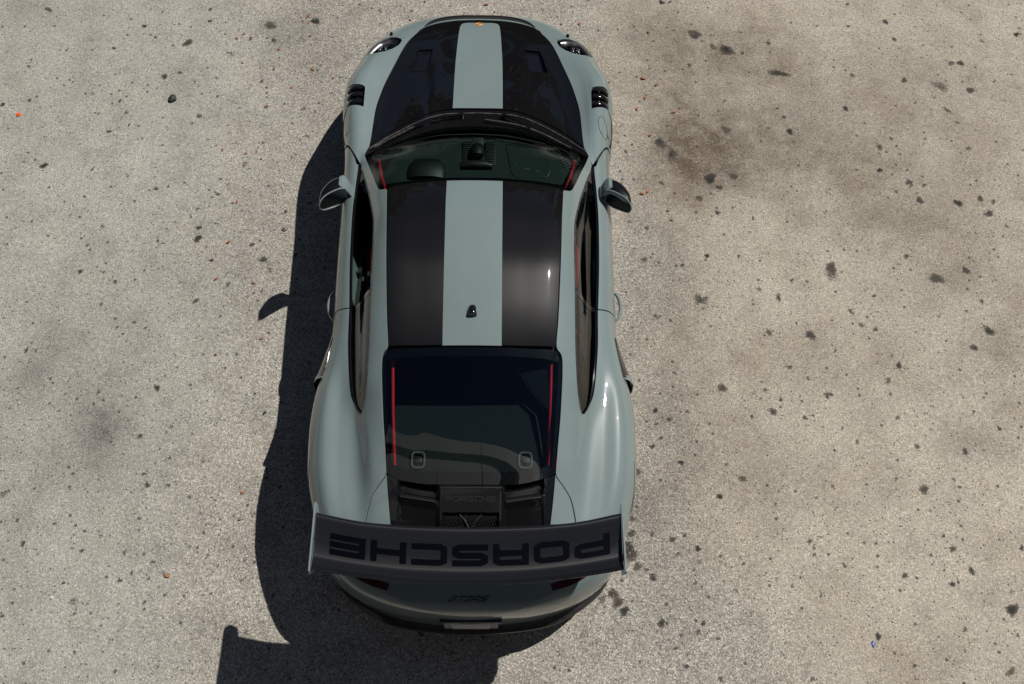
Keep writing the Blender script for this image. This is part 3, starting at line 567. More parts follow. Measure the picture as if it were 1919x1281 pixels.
# ------------------------------------------------------------------ surroundings of the lot (building seen mirrored; trees added for dark reflections)
def build_surroundings():
    bd = empty('office_building', 'panelled office building mirrored in the rear window of the grey car', 'building', (0, -8.6, 0)); bd.rotation_euler.z = math.radians(-9)
    mp = simple('pale_facade_panel', (.36, .365, .36), .7); mg = simple('dark_window_glass', (.012, .014, .016), .08); mc = simple('facade_joint', (.10, .10, .10), .8)
    box('core', (0, -6.2, 11.4), (44, 11.9, 22.8), mc, bd)
    bands = [(.0, 3.4, 'g'), (3.4, 5.2, 'g'), (5.2, 7.0, 'g'), (7.0, 9.2, 'g'), (9.2, 11., 'g'), (11., 13.2, 'g'), (13.2, 15., 'g'), (15., 17.4, 'p'), (17.4, 19.2, 'g'), (19.2, 21.2, 'p'), (21.2, 23.2, 'p')]  # unseen lower floors are all dark glass to cut bounce onto the car
    pm = {}
    for z0, z1, k in bands:
        w = 2.75 if k == 'p' else 1.83; n = int(44 / w)
        if (k, round(z1 - z0, 2)) not in pm:
            bm = bmesh.new(); bmesh.ops.create_cube(bm, size=1.); bmesh.ops.scale(bm, vec=(w - .05, .16, z1 - z0 - .05), verts=bm.verts[:]); pm[(k, round(z1 - z0, 2))] = finish(bm, 'panel')
        for i in range(n):
            me = pm[(k, round(z1 - z0, 2))]; o = add('facade_panel' if k == 'p' else 'window', me, mp if k == 'p' else mg, bd); o.location = (-22 + w * (i + .5), -.10 if k == 'p' else -.28, (z0 + z1) / 2)
    # unseen trees added on the other three sides to darken low reflections
    q = np.random.default_rng(8); N = 52000
    a = q.uniform(math.radians(-22), math.radians(202), N); R = 24 + 5 * q.normal(0, .5, N) + 2.5 * np.sin(a * 5); top = 9.5 + 2.2 * np.sin(a * 9 + 1) + 1.3 * np.sin(a * 23) + 1.0 * np.sin(a * 41)
    z = top * q.uniform(.0, 1., N) ** 1.15; c = np.stack([R * np.cos(a), R * np.sin(a), z], 1)
    e1 = q.normal(0, 1, (N, 3)); e1 /= np.linalg.norm(e1, axis=1)[:, None]; e2 = np.cross(e1, q.normal(0, 1, (N, 3))); e2 /= np.linalg.norm(e2, axis=1)[:, None]; s_ = q.uniform(.22, .5, N)[:, None]
    V = np.stack([c - e1 * s_, c - e2 * s_ * .6, c + e1 * s_, c + e2 * s_ * .6], 1).reshape(-1, 3); F = np.arange(4 * N).reshape(-1, 4)
    V = V[:]; V[:, 2] = np.maximum(V[:, 2], .02)
    me = bpy.data.meshes.new('added_tree_belt'); me.from_pydata(V.tolist(), [], F.tolist())
    m_, t, b = new_mat('dark_foliage'); n = noise(t, objco(t), .9, 3.); t.links.new(mixc(t, n, (.018, .030, .012), (.05, .075, .028)), b.inputs['Base Color']); setp(b, Roughness=.8, Specular_IOR_Level=.2)
    o = add('added_tree_belt', me, m_); o['kind'] = 'stuff'; o['label'] = 'unseen belt of trees added to darken reflections in the windscreen'; o['category'] = 'trees'
build_surroundings()

# ------------------------------------------------------------------ ground
# placed below (needs nothing from the car); see ground section
# ------------------------------------------------------------------ the car
CAR = empty('sports_car', 'chalk grey sports car with black bonnet, centre stripe and large carbon rear wing', 'car')
XIN = [(.640,.713),(.625,.709),(.413,.639),(.26,.592),(.222,.576),(.204,.560),(.196,.538),(.188,.522),(.15,.519),(0,.508),(-.305,.492),(-.69,.470),(-.830,.459),(-.850,.466),(-.866,.482),(-.890,.490),(-.923,.492),(-1.152,.482),(-1.394,.460),(-1.50,.451)]
WINB = [(.56,.735),(.533,.733),(.418,.738),(.196,.744),(-.139,.735),(-.373,.721),(-.486,.713),(-.683,.705),(-.85,.690),(-1.002,.669),(-1.10,.640),(-1.158,.606)]
WINT = [(.56,.732),(.533,.727),(.44,.698),(.264,.651),(.142,.620),(-.056,.584),(-.289,.576),(-.482,.574),(-.774,.571),(-.991,.577),(-1.10,.590),(-1.158,.605)]
FWY, RWY, FR, RR_ = 1.24, -1.21, .372, .388
def zlow(y):
    y = np.asarray(y, float); z = np.full(y.shape, .165)
    for c, r, h in ((FWY, FR, .347), (RWY, RR_, .364)):
        d = 1 - ((y - c) / r) ** 2; z = np.maximum(z, np.where(d > 0, h + r * np.sqrt(np.maximum(d, 0)), 0))
    return z
def ulow(y):
    y = np.asarray(y, float); return uz(zlow(y), y)
HL = [(.550,1.790),(.556,1.818),(.590,1.838),(.640,1.842),(.690,1.828),(.735,1.798),(.775,1.752),(.800,1.708),(.812,1.668),(.775,1.640),(.716,1.632),(.660,1.655),(.608,1.693),(.568,1.740)]
LV = [(.757,1.245),(.766,1.262),(.790,1.270),(.855,1.283),(.874,1.278),(.882,1.262),(.873,1.088),(.753,1.062)]
NACA = [(.325,1.712),(.418,1.700),(.432,1.690),(.482,1.462),(.360,1.470),(.350,1.480)]
HOODSIDE = [(.427,1.945),(.502,1.791),(.58,1.531),(.643,1.274),(.675,1.043),(.684,.730)]
HOODFRONT = [(0,2.080),(.15,2.070),(.28,2.040),(.36,2.003),(.408,1.968),(.427,1.945)]
HOODREAR = [(0,1.048),(.193,1.041),(.379,.977),(.562,.866),(.684,.730)]

# --- bonnet
G = drape(coons(HOODFRONT, HOODREAR, [(0,2.080),(0,1.048)], HOODSIDE, 110, 60))
both = lambda poly: [poly, [(-x, y) for x, y in poly]]
hood = panel('bonnet', G, M['carbon_hood'], CAR, .014, 0, sym=True, holes=both(NACA))
sw = lambda y: interp([(1.04,.165),(1.45,.164),(1.833,.1535),(1.93,.148),(2.00,.140),(2.025,.128),(2.036,.108),(2.0405,.085)], y)
ys = np.r_[np.linspace(1.051,1.93,60), np.linspace(1.94,2.0405,24)]
s = np.linspace(0,1,14)
panel('bonnet_stripe', drape(np.stack([sw(ys)[:,None]*s[None,:], np.repeat(ys[:,None],14,1)],-1)), M['stripe'], hood, .0006, .0009, sym=True)
# bonnet air ducts
for sg in (1,-1):
    q = np.array(NACA); c = q.mean(0); V=[]; F=[]; n=len(q)
    for lvl,(k,dz) in enumerate(((1.0,-.004),(.98,-.014),(.86,-.05))):
        for p_ in q:
            r_ = c+(p_-c)*k; front=(p_[1]-1.46)/.25; V.append((r_[0],r_[1],float(zq(p_[0],p_[1]))+dz*(1.15-.75*front if lvl==2 else 1)))
    for a in range(2):
        for i in range(n): F.append((a*n+i,a*n+(i+1)%n,(a+1)*n+(i+1)%n,(a+1)*n+i))
    F.append(tuple(range(2*n,3*n)))
    d_=mesh('air_duct', V, F, M['gloss'], hood, sgn=sg, sharp=25)
    tube('duct_edge',[(x,y,float(zq(x,y))+.001) for x,y in crv([NACA[0],NACA[5],NACA[4],NACA[3]],24)],.0022,M['gloss'],hood,6,sg)
# crest on the stripe
def disc(name, cx, cy, rx, ry, mat, parent, off, n=20, thick=.002):
    V=[(cx,cy,float(zq(cx,cy))+off)]+[(cx+rx*math.cos(a),cy+ry*math.sin(a),float(zq(cx+rx*math.cos(a),cy+ry*math.sin(a)))+off) for a in np.linspace(0,2*math.pi,n,endpoint=False)]
    V+=[(v[0],v[1],v[2]-thick) for v in V[1:]]
    F=[(0,1+i,1+(i+1)%n) for i in range(n)]+[(1+i,1+n+i,1+n+(i+1)%n,1+(i+1)%n) for i in range(n)]
    return mesh(name,V,F,mat,parent,recalc=False)
cr=disc('bonnet_crest',-.006,2.020,.026,.020,M['gold'],hood,.0045,thick=.004)
disc('crest_field',-.017,2.016,.0085,.0075,M['crestred'],cr,.0052); disc('crest_field',.004,2.027,.0080,.0060,M['crestred'],cr,.0052); disc('crest_shield',-.005,2.021,.005,.005,M['black'],cr,.0056)

# --- front bumper
def outline(ya, yb, n):
    """outline points (x,y) between two y values, even along the outline"""
    y=np.linspace(ya,yb,4000); x=xw(y); e=np.r_[0,np.cumsum(np.hypot(np.diff(x),np.diff(y)))]; w=np.linspace(0,e[-1],n)
    return np.stack([np.interp(w,e,x),np.interp(w,e,y)],1)
SEAM=[(.431,1.950),(.458,1.888),(.552,1.832),(.70,1.745),(.80,1.685),(.853,1.650)]
N=120
inner=np.concatenate([crv([(x,y+.004) for x,y in HOODFRONT],60)[:-1],crv(SEAM,N-59)])
outer=outline(Y1-.0006,1.648,N); outer[0,0]=0; inner[0,0]=0
s=np.linspace(0,1,26)[None,:,None]**.9
Gt=inner[:,None]*(1-s)+outer[:,None]*s; Gt=drape(Gt)
ub=np.linspace(8,10,14); Gb=P(ub[None,:],outer[:,1][:,None]); Gb[0,:,0]=0; Gt[:,-1]=Gb[:,0]
fb=panel('front_bumper',[Gt,Gb],M['paint'],CAR,.010,0,sym=True,holes=both(HL))
oi=[(0,2.101),(.15,2.092),(.28,2.062),(.36,2.018),(.398,1.984)]; om=[(0,2.136),(.15,2.126),(.28,2.091),(.363,2.037),(.399,1.985)]; oo=[(0,2.153),(.15,2.143),(.28,2.106),(.365,2.046),(.400,1.986)]
strip('air_outlet',oi,om,M['inner'],fb,60,4,.002,.002,sym=True)  # flat black strip; the dark of the recess is only its colour
strip('outlet_lip',om,oo,M['gloss'],fb,60,6,.006,.006,sym=True)
for sg in (1,-1):
    z0=float(zq(.632,1.886)); tube('washer_nozzle',[(.632,1.898,z0-.004),(.632,1.893,z0+.008),(.632,1.880,z0+.013),(.632,1.872,z0+.010)],[.010,.012,.012,.009],M['gloss'],fb,10,sg,.8)
# splitter and lower intakes
o=outline(Y1-.0006,1.66,80); V=[];F=[]
nn=np.gradient(o,axis=0); nn=np.stack([nn[:,1],-nn[:,0]],1); nn/=np.linalg.norm(nn,axis=1)[:,None]; nn*=np.sign((nn*(o-np.array([0,1.4]))).sum(1))[:,None]; nn[0]=(0,1)
G=np.stack([np.stack([np.r_[o+nn*k][:,0],(o+nn*k)[:,1],np.full(80,z)],-1) for k,z in ((-.06,.175),(.012,.172),(.018,.160),(.012,.148),(-.10,.140))],1); G[0,:,0]=0
panel('front_splitter',G,M['black'],fb,0,0,sym=True)
for sg in (1,-1):
    oo_=outline(2.19,1.80,40); G=np.stack([P(np.full(40,u),oo_[:,1]) for u in (8.75,9.1,9.5)],1); panel('lower_intake',G,M['inner'],fb,.004,.004,sgn=sg)
    for u in (8.9,9.25): tube('intake_slat',[tuple(P(u,y)+np.array([.006,.006,0])) for y in oo_[::3,1]],.006,M['black'],fb,6,sg)

# --- front wings (fenders)
def fender(sg):
    fe=empty('front_fender'); fe.parent=CAR
    ins=[(.462,1.884),(.5065,1.791),(.5845,1.531),(.6475,1.274),(.6795,1.043),(.6885,.730),(.713,.640),(.737,.568)]
    IN=crv(ins,150); ui=np.stack([uq(IN[:,0],IN[:,1]),IN[:,1]],1)
    se=crv([(.462,1.884)]+[(x,y-.004) for x,y in SEAM[2:]],50); seam=np.concatenate([np.stack([uq(se[:,0],se[:,1]),se[:,1]],1),np.stack([np.linspace(8.2,10,12),np.full(12,1.643)],1)]); seam[-1,0]=10
    yo=np.linspace(1.643,.806,150); lo=np.stack([ulow(yo),yo],1)
    de=crv([(.737,.568),(.790,.672),(.850,.782)],40); door=np.concatenate([np.stack([uq(de[:,0],de[:,1]),de[:,1]],1),np.stack([np.linspace(8,9.98,16),np.full(16,.806)],1)])
    def rs(c,n):
        k=np.linspace(0,1,len(c)); return np.stack([np.interp(np.linspace(0,1,n),k,c[:,a]) for a in (0,1)],1)
    def byu(c,n):
        f=(c[:,0]-c[0,0])/(c[-1,0]-c[0,0]); f=np.maximum.accumulate(f); w=np.linspace(0,1,n); return np.stack([c[0,0]+w*(c[-1,0]-c[0,0]),np.interp(w,f,c[:,1])],1)
    n,m=150,72; c0,c1=byu(seam,m),byu(door,m); c0[-1]=lo[0]; c1[-1]=lo[-1]
    S_=np.linspace(0,1,m)[None,:,None]; T_=np.linspace(0,1,n)[:,None,None]
    A=(1-T_)*c0[None]+T_*c1[None]; B=(1-S_)*ui[:,None]+S_*lo[:,None]; C=(1-S_)*(1-T_)*c0[0]+S_*(1-T_)*c0[-1]+(1-S_)*T_*c1[0]+S_*T_*c1[-1]
    D=A+B-C; G=P(D[...,0],D[...,1])
    hp=[[(sg*x,y) for x,y in HL],[(sg*x,y) for x,y in LV]]
    skin=panel('skin',G,M['paint'],fe,.012,0,sgn=sg,holes=hp)
    # louvre box and slats
    q=np.array(LV); n_=len(q); c=q.mean(0); V=[(x,y,float(zq(x,y))-.003) for x,y in q]+[(c[0]+(x-c[0])*.99,c[1]+(y-c[1])*.99,float(zq(x,y))-.075) for x,y in q]
    mesh('louvre_box',V,[(i,(i+1)%n_,n_+(i+1)%n_,n_+i) for i in range(n_)]+[tuple(range(n_,2*n_))],M['inner'],fe,sgn=sg,recalc=False)
    for k in range(3):
        ya=1.278-k*.066; yb=ya-.052
        xa=lambda y:.758+(y-1.06)*.03; xb=lambda y:.878+(y-1.09)*.05
        rows=[]
        for f,dz in ((0,-.018),(.12,-.003),(.55,.0035),(.9,.001),(1,-.006),(1.0,-.02)):
            y=ya+(yb-ya)*f; xs=np.linspace(xa(y)+(.006 if k else .018-.012*f),xb(y)-.004,10); rows.append(np.stack([xs,np.full(10,y),zq(xs,np.full(10,y))+dz],-1))
        panel('louvre_slat',np.array(rows),M['gloss'],fe,0,0,sgn=sg,sharp=50)
    # vent slot behind the wheel
    strip('vent_slot',[(.870,1.083),(.893,1.02),(.893,.94),(.880,.86),(.866,.815)],[(.876,1.083),(.9035,1.01),(.9015,.94),(.8895,.86),(.872,.815)],M['inner'],fe,40,4,.0015,.001,sgn=sg)  # black overlay on the skin, coloured as dark as an open slot
    # headlamp
    hl=empty('headlight'); hl.parent=CAR
    q=np.array(HL); c=np.array([.675,1.735]); n_=len(q); L=[]
    for k,dz in ((1.0,.0),(.985,-.010),(.93,-.035),(.75,-.055)):
        for x,y in q: L.append((c[0]+(x-c[0])*k,c[1]+(y-c[1])*k,float(zq(x,y))+dz))
    F=[(a*n_+i,a*n_+(i+1)%n_,(a+1)*n_+(i+1)%n_,(a+1)*n_+i) for a in range(3) for i in range(n_)]+[tuple(range(3*n_,4*n_))]
    mesh('housing',L,F,M['gloss'],hl,sgn=sg,recalc=False)
    # bright reflector along the front edge
    fr=crv([(.575,1.800),(.620,1.822),(.690,1.808),(.760,1.742),(.790,1.690)],26); fi=crv([(.585,1.775),(.625,1.785),(.680,1.775),(.735,1.720),(.765,1.672)],26)
    R=np.stack([np.stack([fr[:,0]*(1-t)+fi[:,0]*t,fr[:,1]*(1-t)+fi[:,1]*t,zq(fr[:,0]*(1-t)+fi[:,0]*t,fr[:,1]*(1-t)+fi[:,1]*t)-.006-.026*t**1.5],-1) for t in np.linspace(0,1,7)],1)
    panel('reflector',R,M['steel'],hl,0,0,sgn=sg)
    for x,y,r_ in ((.660,1.727,.016),(.695,1.715,.016),(.660,1.692,.014),(.697,1.683,.014)):
        z=float(zq(x,y))-.03; pr_=tube('projector',[(x,y,z-.02),(x,y+.004,z),(x,y+.010,z+.010),(x,y+.012,z+.014)],[r_,r_,r_*.9,r_*.55],M['chrome'],hl,14,sg)
    G=[]; nr=6
    for k in np.linspace(1.,.0,nr+1)[:-1]:
        G.append([(c[0]+(x-c[0])*k,c[1]+(y-c[1])*k) for x,y in np.r_[q,q[:1]]])
    G=np.array(G); panel('lens',drape(G,.003),M['lens'],hl,0,0,sgn=sg)
    return fe
for sg in (1,-1):
    fe=fender(sg)
    if sg==1:
        cxy=np.array([(.822+.030*math.cos(a),.905+.088*math.sin(a)) for a in np.linspace(0,2*math.pi,49)])
        tube('fuel_cap_gap',[(x+ (y-.905)*-.10,y,float(zq(x+(y-.905)*-.10,y))-.0006) for x,y in cxy],.0022,M['inner'],fe,6,1,caps=False)

# --- cowl and wipers
cowl=panel('cowl',drape(coons([(0,1.042),(.193,1.035),(.379,.971),(.562,.860),(.690,.722)],[(0,.853),(.192,.840),(.436,.772),(.569,.724),(.712,.630)],[(0,1.042),(0,.853)],[(.690,.722),(.712,.630)],20,60),-.006),M['gloss'],CAR,.01,0,sym=True)
tube('cowl_seal',[(x,y,float(zq(x,y))-.002) for x,y in np.concatenate([[(-a,b) for a,b in crv([(0,.998),(.193,.988),(.379,.925),(.562,.815),(.690,.690)],40)[::-1]],crv([(0,.998),(.193,.988),(.379,.925),(.562,.815),(.690,.690)],40)[1:]])],.005,M['rubber'],cowl,8)
for A_ in ([(-.10,.955),(-.22,.925),(-.40,.862),(-.55,.772),(-.655,.690)],[(.17,.955),(.05,.905),(.25,.858),(.45,.775),(.60,.690)]):
    wp=empty('wiper'); wp.parent=CAR
    cu=crv(A_[:1]+A_[1:],60) if A_[0][0]<0 else crv([(.05,.905),(.25,.862),(.45,.782),(.60,.692)],60)
    tube('wiper_blade',[(x,y,float(zq(x,y))+.014) for x,y in cu],.006,M['rubber'],wp,6,1,1.6)
    arm=[A_[0],((A_[0][0]+cu[30][0])/2,(A_[0][1]+cu[30][1])/2+.012),tuple(cu[30])]
    tube('wiper_arm',[(x,y,float(zq(x,y))+.026) for x,y in crv(arm,16)],[.010]*4+[.007]*12,M['gloss'],wp,8)
    hx,hy=A_[0]; tube('wiper_pivot',[(hx,hy,float(zq(hx,hy))-.01),(hx,hy,float(zq(hx,hy))+.03)],.014,M['gloss'],wp,12)
for x,y in ((-.30,.925),(.36,.905)): disc('washer_jet',x,y,.008,.006,M['black'],cowl,.004,12)

# --- windscreen
WSB=[(0,.849),(.192,.836),(.436,.768),(.569,.720),(.708,.628)]; WST=[(0,.209),(.30,.2125),(.48,.2045),(.545,.204),(.572,.226)]; WSS=[(.708,.628),(.639,.416),(.590,.268),(.572,.226)]
wsG=coons(WSB,WST,[(0,.849),(0,.209)],WSS,50,50)
ws=panel('windscreen',drape(wsG),M['glass'],CAR,0,-.001,sym=True)
# black border behind the glass: side, top and bottom bands
nb=np.array([[0,0]])
sd=coons([(0.686,.640),(.708,.628)],[(.548,.215),(.572,.226)],[(.686,.640),(.621,.44),(.568,.275),(.548,.225)],WSS,50,8)
for sg in (1,-1): panel('windscreen_border',drape(sd),M['frit'],ws,0,-.004,sgn=sg)
panel('windscreen_border',drape(coons([(0,.240),(.30,.243),(.535,.230)],[(0,.209),(.30,.2125),(.535,.205)],[(0,.240),(0,.209)],[(.535,.230),(.535,.205)],6,40)),M['frit'],ws,0,-.004,sym=True)
panel('windscreen_border',drape(coons(WSB[:4]+[(.655,.665)],[(0,.815),(.192,.803),(.425,.738),(.55,.690),(.645,.630)],[(0,.849),(0,.815)],[(.655,.665),(.645,.630)],8,40)),M['frit'],ws,0,-.004,sym=True)

# --- roof
RSD=[(.515,.184),(.503,0),(.487,-.305),(.465,-.69),(.454,-.836)]
roof=panel('roof',drape(coons([(0,.203),(.30,.2065),(.46,.199),(.505,.195),(.515,.184)],[(0,-.852),(.3,-.851),(.454,-.846)],[(0,.203),(0,-.852)],RSD,90,44)),M['carbon'],CAR,.008,0,sym=True)
yy=np.linspace(.2055,-.8515,80); sx=interp([(.22,.1635),(-.34,.161),(-.86,.160)],yy); s=np.linspace(0,1,14)
panel('roof_stripe',drape(np.stack([sx[:,None]*s,np.repeat(yy[:,None],14,1)],-1)),M['stripe'],roof,.0006,.0009,sym=True)
# antenna
ax,ay=.0,-.660; V=[];F=[]; rows=9; nn_=12
zb=float(zq(ax,ay))
for i,(dy,w,h) in enumerate(((.036,.001,.000),(.034,.012,.008),(.026,.019,.018),(.012,.0225,.026),(-.008,.024,.031),(-.024,.0248,.033),(-.030,.0245,.030),(-.032,.024,.020),(-.033,.0245,-.003))):
    for k in range(nn_):
        a=math.pi*k/(nn_-1); V.append((ax+w*math.cos(a),ay+dy,zb+max(h,0)*math.sin(a)**.7-.003*(h<0)))
F=gfaces(rows,nn_); mesh('antenna',V,F,M['gloss'],roof,sharp=50)

# --- rear window
RGS=[(.474,-.868),(.4865,-.890),(.4885,-.925),(.478,-1.152),(.456,-1.394),(.447,-1.497)]
RGT=[(0,-.862),(.30,-.861),(.43,-.856),(.460,-.860),(.474,-.868)]; RGB=[(0,-1.563),(.22,-1.560),(.362,-1.533),(.447,-1.497)]
rw=panel('rear_window',drape(coons(RGT,RGB,[(0,-.862),(0,-1.563)],RGS,60,40)),M['glass_dark'],CAR,0,-.001,sym=True)
for sg in (1,-1):
    panel('window_border',drape(coons([(.470,-.90),(.487,-.90)],[(.430,-1.47),(.447,-1.497)],[(.470,-.90),(.470,-.94),(.460,-1.152),(.438,-1.394),(.430,-1.47)],[(.487,-.90),(.4885,-.925),(.478,-1.152),(.456,-1.394),(.447,-1.497)],50,5)),M['frit'],rw,0,-.005,sgn=sg)
panel('window_border',drape(coons(RGT,[(0,-.905),(.30,-.905),(.455,-.91)],[(0,-.862),(0,-.905)],[(.474,-.868),(.455,-.91)],6,30)),M['frit'],rw,0,-.005,sym=True)
panel('window_border',drape(coons([(0,-1.500),(.22,-1.497),(.355,-1.478),(.416,-1.455)],RGB,[(0,-1.500),(0,-1.563)],[(.416,-1.455),(.447,-1.497)],6,30)),M['frit'],rw,0,-.005,sym=True)

# --- side frames: A pillar, roof rail and rear haunch as one pressing
y1=np.unique(np.r_[np.linspace(.633,-1.155,150),np.linspace(.235,.180,14),np.linspace(-.82,-.93,16)])[::-1]
n1,n2=16,60
ui=uq(interp(XIN,y1)+.002,y1); uo=uq(interp(WINT,y1)-.003,y1); f1=np.linspace(0,1,n1)
A1=P(ui[:,None]*(1-f1)+uo[:,None]*f1,np.repeat(y1[:,None],n1,1))
y2=np.linspace(-.482,-1.155,100); ub_=uq(interp(WINB,y2)+.012*np.clip((y2+1.158)/.12,0,1),y2); ul=ulow(y2); f2=np.linspace(0,1,n2)**.85
U2=ub_[:,None]*(1-f2)+ul[:,None]*f2
D2=np.interp(U2,[4.6,6.6,8,9.9],[0,.015,.031,.031])*(1-np.linspace(0,1,100)[:,None])**2
A2=P(U2,np.repeat(y2[:,None],n2,1)+D2)
t=np.linspace(0,1,110); yin=-1.155+(-1.972+1.155)*t; yout=-1.155+(-1.628+1.155)*t
LID=[(-1.49,.4545),(-1.50,.456),(-1.56,.500),(-1.618,.538),(-1.728,.563),(-1.85,.579),(-1.98,.580)]
xin=np.where(yin>-1.495,interp(XIN,yin)+.002,interp(LID,yin))
uin=uq(xin,yin); ut=np.interp(t,[0,1],[float(uq(.604,-1.155)),5.2]); ulo=ulow(yout)
cols=[]
for f in np.linspace(0,1,n1): cols.append((uin*(1-f)+ut*f, yin+(yout-yin)*(.22*f)))
for f in f2[1:]: cols.append((ut*(1-f)+ulo*f, yin+(yout-yin)*(.22+.78*f)))
A3=np.stack([P(u_,y_) for u_,y_ in cols],1)
# make the joints coincide
A1[-1]=A3[0,:n1]; A2[-1]=A3[0,n1-1:]
for sg in (1,-1):
    sf=panel('side_frame',[A1,A2,A3],M['paint'],CAR,.010,0,sgn=sg)

# --- doors
for sg in (1,-1):
    d=empty('door'); d.parent=CAR
    yb_=np.linspace(.560,-.474,110); ui=uq(interp(WINB,yb_)+.013,yb_)
    m=56; G=np.zeros((110,m,3)); k=np.linspace(0,1,m)
    ue=9.75; U=ui[:,None]+(ue-ui[:,None])*k[None,:]**.9
    # leading edge sweeps forward with u, trailing edge a little
    lead=np.interp(U,[4.6,5.2,6.6,8,9.9],[.560,.630,.745,.800,.801]); trail=np.interp(U,[4.6,6.6,8,9.9],[-.474,-.459,-.443,-.443])
    tt=np.linspace(0,1,110)[:,None]; Y_=lead*(1-tt)+trail*tt
    # keep the belt edge on its curve
    ub2=uq(interp(WINB,Y_[:,0])+.013,Y_[:,0]); U=ub2[:,None]+(ue-ub2[:,None])*k[None,:]**.9
    panel('skin',P(U,Y_),M['paint'],d,.012,0,sgn=sg)
    # belt seal
    yb3=np.linspace(.552,-.476,90); xb=interp(WINB,yb3)
    pr_=np.stack([np.stack([xb+dx,yb3,zq(xb+dx,yb3)+dz],-1) for dx,dz in ((-.004,-.004),(-.003,.004),(.003,.006),(.0055,.0025),(.007,.0055),(.011,.0045),(.012,-.004))],1)
    panel('belt_seal',pr_,M['gloss'],d,0,0,sgn=sg,sharp=30)
    # grab handle
    hy=np.linspace(-.255,-.455,22); bow=np.sin(np.linspace(0,math.pi,22))**.6
    uu=float(uz(np.array([.715]),np.array([-.35]))[0]); base=P(np.full(22,uu),hy)
    tube('door_handle',[(b_[0]-.006+.040*w_,b_[1],b_[2]) for b_,w_ in zip(base,bow)],[.007+.004*w_ for w_ in bow],M['paint'],d,10,sg,1.3)
    if sg==1:
        yg=np.linspace(.540,-.478,70); a=uq(interp(WINB,yg)-.002,yg); b_=uq(interp(WINT,yg)+.001,yg); f=np.linspace(0,1,14)
        panel('window_glass',P(b_[:,None]*(1-f)+a[:,None]*f,np.repeat(yg[:,None],14,1)),M['glass_side'],d,0,-.006,sgn=sg)
    # mirror sail (black triangle at the front of the window)
    yg=np.linspace(.545,.415,12); a=uq(interp(WINB,yg)-.002,yg); b_=uq(interp(WINT,yg)+.001,yg); f=np.linspace(0,1,6)
    panel('mirror_sail',P(b_[:,None]*(1-f)+a[:,None]*f,np.repeat(yg[:,None],6,1)),M['gloss'],d,.004,-.002,sgn=sg)
    # window frame line under the roof rail
    yt=np.linspace(.52,-.478,60); xt=interp(WINT,yt)+.001
    tube('window_channel',[(x,y,z) for x,y,z in zip(xt,yt,zq(xt,yt)-.004)],.005,M['rubber'],d,6,sg)
    # door mirror
    mr=empty('door_mirror'); mr.parent=CAR
    TOP=crv([(.806,.330,.960),(.832,.318,.978),(.880,.291,.982),(.925,.260,.975),(.950,.232,.958),(.958,.219,.938)],26)
    BOT=crv([(.806,.318,.870),(.832,.305,.845),(.870,.284,.840),(.910,.258,.850),(.944,.231,.872),(.957,.217,.905)],26)
    FRO=crv([(.806,.412,.925),(.835,.428,.922),(.885,.408,.920),(.930,.358,.922),(.958,.285,.925),(.9605,.222,.924)],26)
    rows=[]; front=[]
    for a,b_,c in zip(TOP,BOT,FRO):
        mid=(a+b_)/2; row=[]
        for th in np.linspace(0,math.pi,17):
            k1,k2=math.cos(th),math.sin(th)
            row.append(mid+(a-mid)*(np.sign(k1)*abs(k1)**.8)+(c-mid)*k2**.8)
        rows.append(row)
    S_=np.array(rows); shell=mesh('mirror_cap',S_.reshape(-1,3),gfaces(26,17)+[tuple(range(17))],M['carbon_hood'],mr,sgn=sg,sharp=50)
    ring=np.concatenate([TOP,BOT[::-1]]); ring=np.r_[ring,ring[:1]]
    tube('mirror_frame',[tuple(p_) for p_ in ring],.0048,M['paint'],mr,8,sg,caps=False)
    ctr=ring[:-1].mean(0); L=[ctr+(p_-ctr)*.97+np.array([0,.004,0]) for p_ in ring[:-1]]
    mesh('mirror_glass',L,[(i,i+1,len(L)-2-i,len(L)-1-i) for i in range(25)],M['mirror'],mr,sgn=sg)
    # inner cover and foot in body colour
    foot=[(.842,.372,.944),(.822,.376,.944),(.802,.372,.932),(.784,.362,.908),(.770,.352,.884)]
    V=[];F=[]
    for i,(x,y,z) in enumerate(foot):
        ly,lz=((.052,.040),(.056,.040),(.050,.034),(.042,.026),(.040,.020))[i]
        for k in range(14):
            th=2*math.pi*k/14; V.append((x,y+ly*np.sign(math.cos(th))*abs(math.cos(th))**.7,z+lz*np.sign(math.sin(th))*abs(math.sin(th))**.7))
    F=[(i*14+k,i*14+(k+1)%14,(i+1)*14+(k+1)%14,(i+1)*14+k) for i in range(4) for k in range(14)]+[tuple(range(14)),tuple(range(56,70))]
    mesh('mirror_foot',V,F,M['paint'],mr,sgn=sg)

